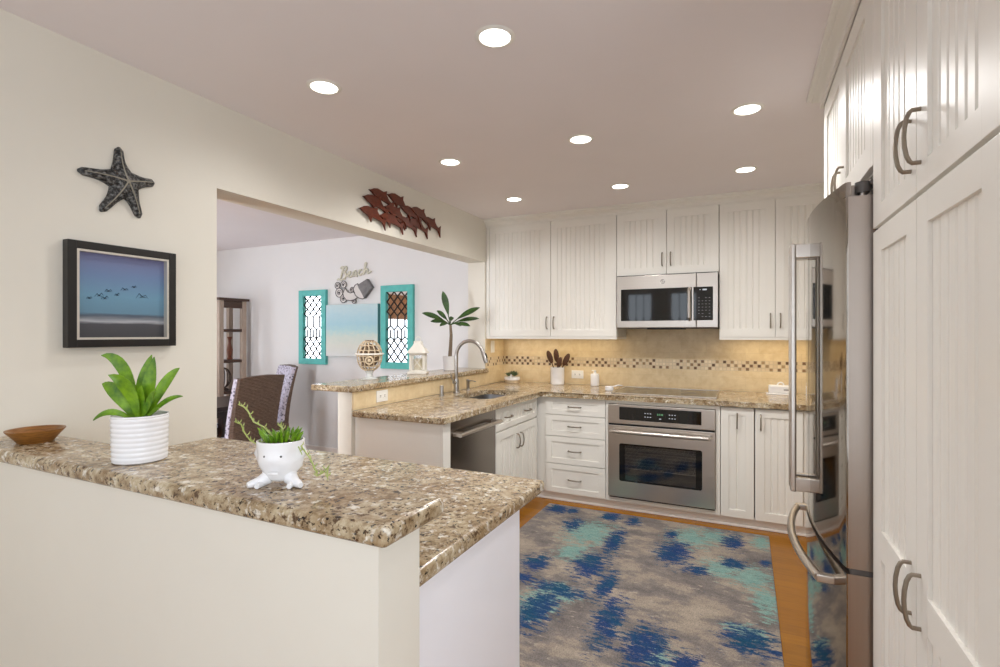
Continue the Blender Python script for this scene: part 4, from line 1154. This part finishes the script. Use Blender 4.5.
for k, (path, dy) in enumerate((([(277, 438), (268, 428), (258, 422.5), (253, 412), (250, 408), (244, 405)], -0.01), ([(272, 440), (262, 444), (257, 440), (253, 432), (251, 423), (246, 420)], -0.035),
                  ([(292, 440), (305, 446), (315, 458), (321, 469), (323, 473), (330, 469), (335, 464), (336, 471), (337, 474)], -0.05), ([(284, 438), (286, 430), (284, 427), (281, 426)], 0.0), ([(290, 438), (302, 444), (308, 453)], -0.02))):
    mb = MB(); pts = [pix(u, v, dy * (i / (len(path) - 1)) - 0.005) for i, (u, v) in enumerate(path)]
    mb.tube(pts, [0.0017] * (len(pts) - 1) + [0.001], 6)
    for i in range(len(pts) - 1):
        for q in range(3):
            p = pts[i].lerp(pts[i + 1], q / 3); a = (i * 3 + q) * 2.4
            mb.tube([p, p + Vector((0.005 * math.cos(a), 0.004 * math.sin(a), 0.004)), p + Vector((0.007 * math.cos(a), 0.005 * math.sin(a), 0.009))], [0.001, 0.0014, 0.0005], 5)
    mb.build('strand', 'leaf_pale', r)
mb = MB()
for k in range(46):
    a = k * 2.4; q = 0.006 + 0.034 * (k / 46) ** 0.6
    b0 = Vector((q * math.cos(a), q * math.sin(a) * 0.7, 0.096)); hgt = 0.018 + 0.018 * random.random()
    tip = b0 + Vector((0.016 * math.cos(a) + random.uniform(-.008, .008), 0.01 * math.sin(a), hgt))
    mb.tube([b0, b0.lerp(tip, 0.6) + Vector((0, 0, 0.004)), tip], [0.0016, 0.003, 0.0008], 6)
mb.build('foliage', 'leaf', r)

# ------------------------------------------------------------------ wall art on the near wall (x = -2.27, facing +x)
r = thing('starfish', 'dark pewter starfish ornament hanging above the framed sea picture', 'wall ornament', (-2.269, 1.206, 2.012))
TIPS = [(-0.015, 0.137), (-0.158, 0.004), (-0.082, -0.134), (0.061, -0.132), (0.120, 0.029)]
CTL = [(-0.022, 0.06), (-0.065, 0.012), (-0.025, -0.06), (0.035, -0.055), (0.062, 0.018)]
star = MB()
n = 12
for (ty, tz), (cy_, cz_) in zip(TIPS, CTL):
    rings = []
    for i in range(n + 1):
        s = i / n
        y = 2 * s * (1 - s) * cy_ + s * s * ty; z = 2 * s * (1 - s) * cz_ + s * s * tz
        dy_ = 2 * (1 - 2 * s) * cy_ + 2 * s * ty; dz_ = 2 * (1 - 2 * s) * cz_ + 2 * s * tz
        dd = math.hypot(dy_, dz_) or 1; px_, pz_ = -dz_ / dd, dy_ / dd
        wv_ = 0.037 * (1 - s) ** 0.9 + 0.0085 + 0.0035 * math.sin(s * 8)
        hv = 0.030 * (1 - s) ** 0.8 + 0.010
        if i == n: wv_ *= 0.35; hv *= 0.5
        ring = []
        for j in range(9):
            q = PI * j / 8
            ring.append(star.bm.verts.new((0.002 + hv * math.sin(q) ** 0.8, y + px_ * wv_ * math.cos(q), z + pz_ * wv_ * math.cos(q))))
        rings.append(ring)
    star.skin(rings, True)
star.build('body', 'star', r, angle=60)
mb = MB()
for (ty, tz), (cy_, cz_) in zip(TIPS, CTL):
    pts = []
    for i in range(9):
        s = 0.9 * i / 8
        pts.append((0.0035 + 0.030 * (1 - s) ** 0.8 + 0.010, 2 * s * (1 - s) * cy_ + s * s * ty, 2 * s * (1 - s) * cz_ + s * s * tz))
    mb.tube(pts, [0.0035 - 0.0022 * i / 8 for i in range(9)], 6)
mb.sphere((0.042, 0, 0), (0.004, 0.008, 0.008))
mb.build('ridge', 'star_ridge', r)

# framed sea picture; local x -> +y, front -y -> +x
r = thing('framed_picture', 'black framed print of birds flying over the sea', 'picture', (-2.27, 1.202, 1.549), R_(90))
fw, fh, ft = 0.198, 0.200, 0.030
mb = MB()
mb.box(-fw, -0.036, -fh, -fw + ft, 0, fh, 0.002); mb.box(fw - ft, -0.036, -fh, fw, 0, fh, 0.002); mb.box(-fw + ft, -0.036, -fh, fw - ft, 0, -fh + ft, 0.002); mb.box(-fw + ft, -0.036, fh - ft, fw - ft, 0, fh, 0.002)
mb.build('frame', 'black_frame', r)
mb = MB(); q = 0.008; a_, b_ = fw - ft, fh - ft
mb.box(-a_, -0.034, -b_, -a_ + q, -0.004, b_); mb.box(a_ - q, -0.034, -b_, a_, -0.004, b_); mb.box(-a_ + q, -0.034, -b_, a_ - q, -0.004, -b_ + q); mb.box(-a_ + q, -0.034, b_ - q, a_ - q, -0.004, b_)
mb.build('liner', 'silver', r)
pr = MB().box(-a_ + q, -0.012, -b_ + q, a_ - q, -0.004, b_ - q).build('print', 'sea_print', r)
mb = MB()
for bx, bz, s, tilt in ((-0.118, -0.012, 0.010, 0.0), (-0.085, 0.000, 0.015, 0.1), (-0.066, -0.010, 0.013, 0.2), (-0.053, 0.020, 0.013, -0.1), (-0.022, 0.006, 0.010, 0.3), (0.005, 0.030, 0.014, -0.2), (0.040, 0.042, 0.010, 0.1), (0.072, 0.006, 0.024, -0.3)):
    mb.tube([(bx - s, -0.0125, bz - 0.3 * s), (bx - 0.5 * s, -0.0125, bz + 0.5 * s), (bx, -0.0125, bz), (bx + 0.5 * s, -0.0125, bz + (0.6 + tilt) * s), (bx + s, -0.0125, bz + tilt * s)], [0.0006, 0.0018, 0.003, 0.0018, 0.0006], 6, flat=0.4)
    mb.tube([(bx - 0.5 * s, -0.0125, bz - 0.25 * s), (bx, -0.0125, bz - 0.05 * s), (bx + 0.7 * s, -0.0125, bz - 0.15 * s)], [0.0008, 0.003, 0.0008], 6, flat=0.5)
mb.build('flying_bird', 'bird', pr)

# dolphin sculpture on the header
r = thing('dolphin_sculpture', 'red-brown carved wooden dolphin pod on the wall over the opening', 'wall sculpture', (-2.269, 3.07, 2.27))
DOL = [(0, 0), (0.035, 0.010), (0.05, 0.024), (0.09, 0.036), (0.14, 0.036), (0.165, 0.034), (0.205, 0.068), (0.20, 0.032), (0.24, 0.015), (0.275, 0.007), (0.315, 0.052), (0.31, 0.0), (0.33, -0.048), (0.285, -0.010), (0.24, -0.014), (0.18, -0.026), (0.145, -0.030), (0.155, -0.070), (0.12, -0.034), (0.08, -0.028), (0.045, -0.015), (0.035, -0.006)]
NOSE = [(2.695, 2.372, 14), (2.625, 2.311, 13), (2.583, 2.223, 11), (2.885, 2.388, 16), (2.84, 2.292, 14), (2.78, 2.215, 8), (2.97, 2.235, 9), (3.03, 2.330, 14), (3.14, 2.345, 14), (3.12, 2.250, 10), (3.30, 2.300, 12)]
for k, (y, z, ang) in enumerate(NOSE):
    T = axes((0.002 + 0.006 * (k % 3), y - 3.07, z - 2.27), (0, math.cos(R_(-ang)), math.sin(R_(-ang))), (0, -math.sin(R_(-ang)), math.cos(R_(-ang))))
    poly = [(px_ * 0.86, pz_ * 0.92 + 0.020 * math.sin(PI * px_ / 0.325) - 0.01) for px_, pz_ in DOL]
    MB().prism(poly, 0.014, T, 0.003, 2).build('dolphin', 'dolphin_wood', r)

# ------------------------------------------------------------------ dining wall (y = 4.50, facing -y)
def leaded_mirror(label, x0, x1, z0, z1):
    w_, h_ = x1 - x0, z1 - z0; f = 0.07
    r = thing('leaded_mirror', label, 'mirror', ((x0 + x1) / 2, 4.499, z0), 0, 'turquoise window mirrors')
    mb = MB()
    mb.box(-w_ / 2, -0.04, 0, -w_ / 2 + f, 0, h_, 0.003); mb.box(w_ / 2 - f, -0.04, 0, w_ / 2, 0, h_, 0.003); mb.box(-w_ / 2 + f, -0.04, 0, w_ / 2 - f, 0, f, 0.003); mb.box(-w_ / 2 + f, -0.04, h_ - f, w_ / 2 - f, 0, h_, 0.003)
    mb.build('frame', 'turq', r)
    MB().box(-w_ / 2 + f, -0.014, f, w_ / 2 - f, -0.004, h_ - f).build('glass', 'mirror', r)
    mb = MB(); gw, gh = w_ - 2 * f, h_ - 2 * f; y = -0.019; q = 0.0052
    c = gw / 3
    def bar(xa, za, xb, zb): mb.tube([(xa, y, f + za), (xb, y, f + zb)], q, 6)
    for i in range(4):
        x = -gw / 2 + i * c
        for (za, zb) in ((0, gh * 0.31), (gh * 0.72, gh)):
            hgt = zb - za; m = hgt / 2
            for j in range(2):
                z_ = za + j * m
                if i < 3:
                    bar(x, z_, x + c, z_ + m); bar(x + c, z_, x, z_ + m)
        if i < 3:
            xm = x + c / 2
            bar(xm, gh * 0.52, xm, gh * 0.66); bar(xm, gh * 0.36, xm, gh * 0.46)
            bar(x, gh * 0.46, xm, gh * 0.52); bar(x + c, gh * 0.46, xm, gh * 0.52)
            bar(x, gh * 0.72, xm, gh * 0.66); bar(x + c, gh * 0.72, xm, gh * 0.66)
            bar(x, gh * 0.31, xm, gh * 0.36); bar(x + c, gh * 0.31, xm, gh * 0.36)
        if 0 < i < 3: bar(x, gh * 0.31, x, gh * 0.46)
    mb.build('leading', 'lead', r)
    return r
leaded_mirror('turquoise framed leaded mirror left of the beach painting', -4.80, -4.375, 1.045, 1.915)
leaded_mirror('turquoise framed leaded mirror right of the beach painting behind the lantern', -3.582, -3.158, 1.025, 1.925)

r = thing('beach_painting', 'pale blue abstract beach painting between the turquoise mirrors', 'painting', (-3.99, 4.499, 1.44))
MB().box(-0.372, -0.040, -0.293, 0.376, 0, 0.293, 0.003).build('stretcher', 'canvas_edge', r)
MB().box(-0.372, -0.0425, -0.293, 0.372, -0.0395, 0.293).build('canvas', 'canvas', r)

# "Beach" lettering as curved strokes: local x right, z up
r = thing('beach_sign', 'pale script sign reading Beach above the bucket sculpture', 'sign', (-4.20, 4.499, 2.012), 0)
def strokes(*paths): return paths
LET = [
    ('letter', [[(0.02, 0.0), (0.045, 0.07), (0.075, 0.145), (0.05, 0.155), (0.03, 0.13)], [(0.06, 0.125), (0.10, 0.155), (0.125, 0.135), (0.10, 0.095), (0.062, 0.085), (0.105, 0.078), (0.115, 0.045), (0.08, 0.008), (0.03, 0.004), (0.0, 0.018), (-0.02, 0.01)]]),
    ('letter', [[(0.125, 0.035), (0.17, 0.065), (0.175, 0.085), (0.15, 0.08), (0.14, 0.045), (0.16, 0.018), (0.20, 0.035)]]),
    ('letter', [[(0.255, 0.085), (0.225, 0.085), (0.208, 0.05), (0.222, 0.022), (0.25, 0.045), (0.262, 0.088), (0.252, 0.035), (0.275, 0.022)]]),
    ('letter', [[(0.335, 0.085), (0.31, 0.092), (0.287, 0.055), (0.305, 0.025), (0.345, 0.045)]]),
    ('letter', [[(0.355, 0.03), (0.385, 0.11), (0.405, 0.16), (0.385, 0.16), (0.375, 0.10), (0.365, 0.03), (0.39, 0.08), (0.415, 0.095), (0.42, 0.065), (0.415, 0.035), (0.45, 0.05), (0.47, 0.06)]]),
]
def smooth(pts, k=2):
    pts = [Vector((x, -0.012, z)) for x, z in pts]
    for _ in range(k):
        o_ = [pts[0]]
        for a, b in zip(pts, pts[1:]): o_ += [a.lerp(b, 0.25), a.lerp(b, 0.75)]
        pts = o_ + [pts[-1]]
    return pts
for nm, ps in LET:
    mb = MB()
    for p_ in ps:
        q = smooth([(x, z + 0.05 * x) for x, z in p_]); mb.tube(q, 0.011, 8, flat=1.0)
    mb.build(nm, 'beach_letter', r)
    
r = thing('bucket_sculpture', 'metal wall sculpture of a tilted grey pail pouring white swirls', 'wall sculpture', (-3.95, 4.499, 1.88))
def ctr(x, z): return (x + 3.95, z - 1.88)
T = axes((0, -0.004, 0), (1, 0, 0), (0, 0, 1))
MB().prism([ctr(*p_) for p_ in ((-3.895, 1.945), (-3.761, 2.008), (-3.690, 1.915), (-3.80, 1.795))], 0.05, T, 0.008, 3).build('pail', 'pewter', r)
MB().prism([ctr(*p_) for p_ in ((-3.962, 1.905), (-3.935, 1.945), (-3.900, 1.962), (-3.875, 1.905), (-3.83, 1.862), (-3.795, 1.80), (-3.83, 1.788), (-3.88, 1.80), (-3.93, 1.83))], 0.036, T, 0.006, 2).build('mouth', 'swirl_white', r)
body = [(-4.09, 1.92), (-4.05, 1.875), (-4.01, 1.862), (-3.97, 1.872), (-3.93, 1.845), (-3.91, 1.81), (-3.95, 1.785), (-4.01, 1.775), (-4.07, 1.785), (-4.11, 1.82), (-4.12, 1.86)]
MB().prism([ctr(*p_) for p_ in body], 0.026, T, 0.005, 2).build('spill', 'swirl_white', r)
mb = MB(); mb.tube([(ctr(*p_)[0], -0.030, ctr(*p_)[1]) for p_ in body], 0.005, 6, closed=True); mb.build('outline', 'swirl_edge', r)
mb = MB(); mb.tube([(ctr(*p_)[0], -0.040, ctr(*p_)[1]) for p_ in ((-3.962, 1.905), (-3.935, 1.945), (-3.900, 1.962), (-3.875, 1.905), (-3.83, 1.862), (-3.795, 1.80), (-3.83, 1.788), (-3.88, 1.80), (-3.93, 1.83))], 0.005, 6, closed=True); mb.build('outline', 'swirl_edge', r)
for x, z, q in ((-4.211, 1.955, 0.036), (-4.122, 1.962, 0.04), (-4.185, 1.872, 0.052), (-4.122, 1.802, 0.046), (-3.996, 1.90, 0.026), (-3.968, 1.772, 0.028)):
    x, z = ctr(x, z)
    mb = MB().mat('swirl_white'); mb.cyl((x, -0.003, z), (x, -0.02, z), q, n=20)
    mb.mat('swirl_edge'); mb.tube([(x + q * math.cos(j * PI / 10), -0.02, z + q * math.sin(j * PI / 10)) for j in range(20)], 0.0045, 6, closed=True)
    mb.tube([(x + q * (0.62 - 0.02 * j) * math.cos(j * PI / 6), -0.022, z + q * (0.62 - 0.02 * j) * math.sin(j * PI / 6)) for j in range(12)], 0.003, 6)
    mb.sphere((x, -0.022, z), q * 0.24); mb.build('swirl', None, r)

# ------------------------------------------------------------------ dining furniture
r = thing('etagere', 'tall open wooden shelf unit in the dining room corner', 'shelf', (-5.62, 4.215, 0), R_(90))
# local x -> +y, local -y -> +x (front), depth to +y local (= -x world)
hw, dp, H = 0.185, 0.30, 1.835
mb = MB(); mb.box(-hw - 0.022, -0.025, H - 0.03, hw + 0.022, dp + 0.025, H, 0.004); mb.box(-hw + 0.03, 0.004, H - 0.12, hw - 0.03, 0.022, H - 0.03, 0.002); mb.build('top', 'shelf_dark', r)
for sx_ in (-1, 1):
    for y in (0, dp - 0.05): MB().box(sx_ * (hw - 0.03) - 0.03, y, 0, sx_ * (hw - 0.03) + 0.03, y + 0.05, H - 0.03, 0.004).build('post', 'shelf_wood', r)
for z in (1.46, 1.085, 0.71, 0.32): MB().box(-hw + 0.005, 0.01, z - 0.035, hw - 0.005, dp - 0.01, z, 0.003).build('shelf_board', 'shelf_dark', r)
tag(MB().lathe([(0.0, 0), (0.034, 0), (0.036, 0.01), (0.022, 0.03), (0.030, 0.08), (0.036, 0.12), (0.026, 0.16), (0.017, 0.20), (0.017, 0.24), (0.032, 0.275), (0.034, 0.28), (0.026, 0.279), (0, 0.24)], 24).build('carved_vase', 'vase', None, (-5.74, 4.255, 1.086)), 'slim carved brown vase on the middle board of the dining shelf', 'vase')
r = thing('figurine', 'small dark figurine on the upper board of the dining shelf', 'figurine', (-5.74, 4.11, 1.461))
MB().lathe([(0.0, 0), (0.05, 0), (0.05, 0.015), (0.02, 0.02), (0, 0.02)], 16).build('base', 'figure', r)
MB().tube([(0, 0, 0.018), (0, 0.01, 0.07), (0, 0.02, 0.12), (0.0, -0.005, 0.18)], [0.02, 0.038, 0.028, 0.012], 12).build('body', 'figure', r)
MB().sphere((0, -0.01, 0.20), (0.018, 0.022, 0.022)).build('head', 'figure', r)
r = thing('ring_ornament', 'round openwork metal ornament on a low board of the dining shelf', 'ornament', (-5.77, 4.19, 0.711))
MB().lathe([(0.0, 0), (0.06, 0), (0.055, 0.02), (0.015, 0.04), (0, 0.045)], 20).build('base', 'figure', r)
mb = MB()
for a in range(4):
    mb.tube([Vector((0.085 * math.cos(j * PI / 14) * math.cos(a * PI / 4), 0.085 * math.cos(j * PI / 14) * math.sin(a * PI / 4), 0.155 + 0.12 * math.sin(j * PI / 14))) for j in range(28)], 0.006, 8, closed=True)
mb.build('hoop', 'figure', r)
r = thing('dining_table', 'dark wood dining table between the wicker chairs', 'table', (-4.52, 2.72, 0))
MB().box(-0.36, -0.85, 0.715, 0.36, 0.85, 0.755, 0.005).build('tabletop', 'table_wood', r)
for sx_ in (-1, 1):
    for sy_ in (-1, 1): MB().box(sx_ * 0.30 - 0.035, sy_ * 0.78 - 0.035, 0, sx_ * 0.30 + 0.035, sy_ * 0.78 + 0.035, 0.716, 0.004).build('leg', 'table_wood', r)
mb = MB(); mb.box(-0.29, -0.80, 0.65, -0.27, 0.80, 0.716); mb.box(0.27, -0.80, 0.65, 0.29, 0.80, 0.716); mb.build('apron', 'table_wood', r)

# wicker dining chair: faces -y locally; back at +y
def chair(label, loc, rz):
    r = thing('wicker_chair', label, 'chair', loc, rz, 'wicker dining chairs')
    mb = MB(); rings = []
    for i in range(11):
        s = i / 10; z = 0.40 + 0.64 * s; y = 0.20 + 0.11 * s ** 1.6; hw_ = 0.225 + 0.01 * s; t_ = 0.034 - 0.008 * s
        crown = 0.018 if i == 10 else 0
        ring = []
        for x, yy in ((-1, -1), (-0.33, -1), (0.33, -1), (1, -1), (1, 1), (0.33, 1), (-0.33, 1), (-1, 1)):
            ring.append(mb.bm.verts.new((x * hw_, y + yy * t_ + 0.012 * (1 - x * x), z + crown * (1 - abs(x)) )))
        rings.append(ring)
    mb.skin(rings); bk = mb.build('backrest', 'wicker', r, angle=40)
    mb = MB(); rings = []
    for i in range(11):
        s = i / 10; z = 0.45 + 0.585 * s; y = 0.163 + 0.122 * s ** 1.5; hw_ = 0.232 + 0.01 * s
        rings.append([mb.bm.verts.new((x * hw_, y + yy + 0.012 * (1 - x * x), z + (0.012 * (1 - abs(x)) if i == 10 else 0))) for x, yy in ((-1, -0.012), (-0.33, -0.012), (0.33, -0.012), (1, -0.012), (1, 0.026), (0.33, 0.012), (-0.33, 0.012), (-1, 0.026))])
    mb.skin(rings); mb.build('back_cover', 'seat_cloth', bk, angle=40)
    MB().box(-0.235, -0.25, 0.36, 0.235, 0.24, 0.43, 0.012, 3).build('seat', 'wicker', r)
    MB().box(-0.215, -0.235, 0.43, 0.215, 0.17, 0.475, 0.018, 3).build('cushion', 'seat_cloth', r)
    for sx_ in (-1, 1):
        for y in (-0.21, 0.20): MB().box(sx_ * 0.20 - 0.024, y - 0.024, 0, sx_ * 0.20 + 0.024, y + 0.024, 0.362, 0.004).build('leg', 'wicker', r)
    return r
ch = chair('brown wicker dining chair with its back nearest the kitchen', (-4.00, 3.01, 0), R_(-86))
dup(ch, (-4.80, 3.92, 0), R_(-24), 'wicker dining chair at the far head of the table, partly behind another chair')
dup(ch, (-5.13, 3.33, 0), R_(92), 'wicker dining chair across the table, mostly hidden by the wall edge')
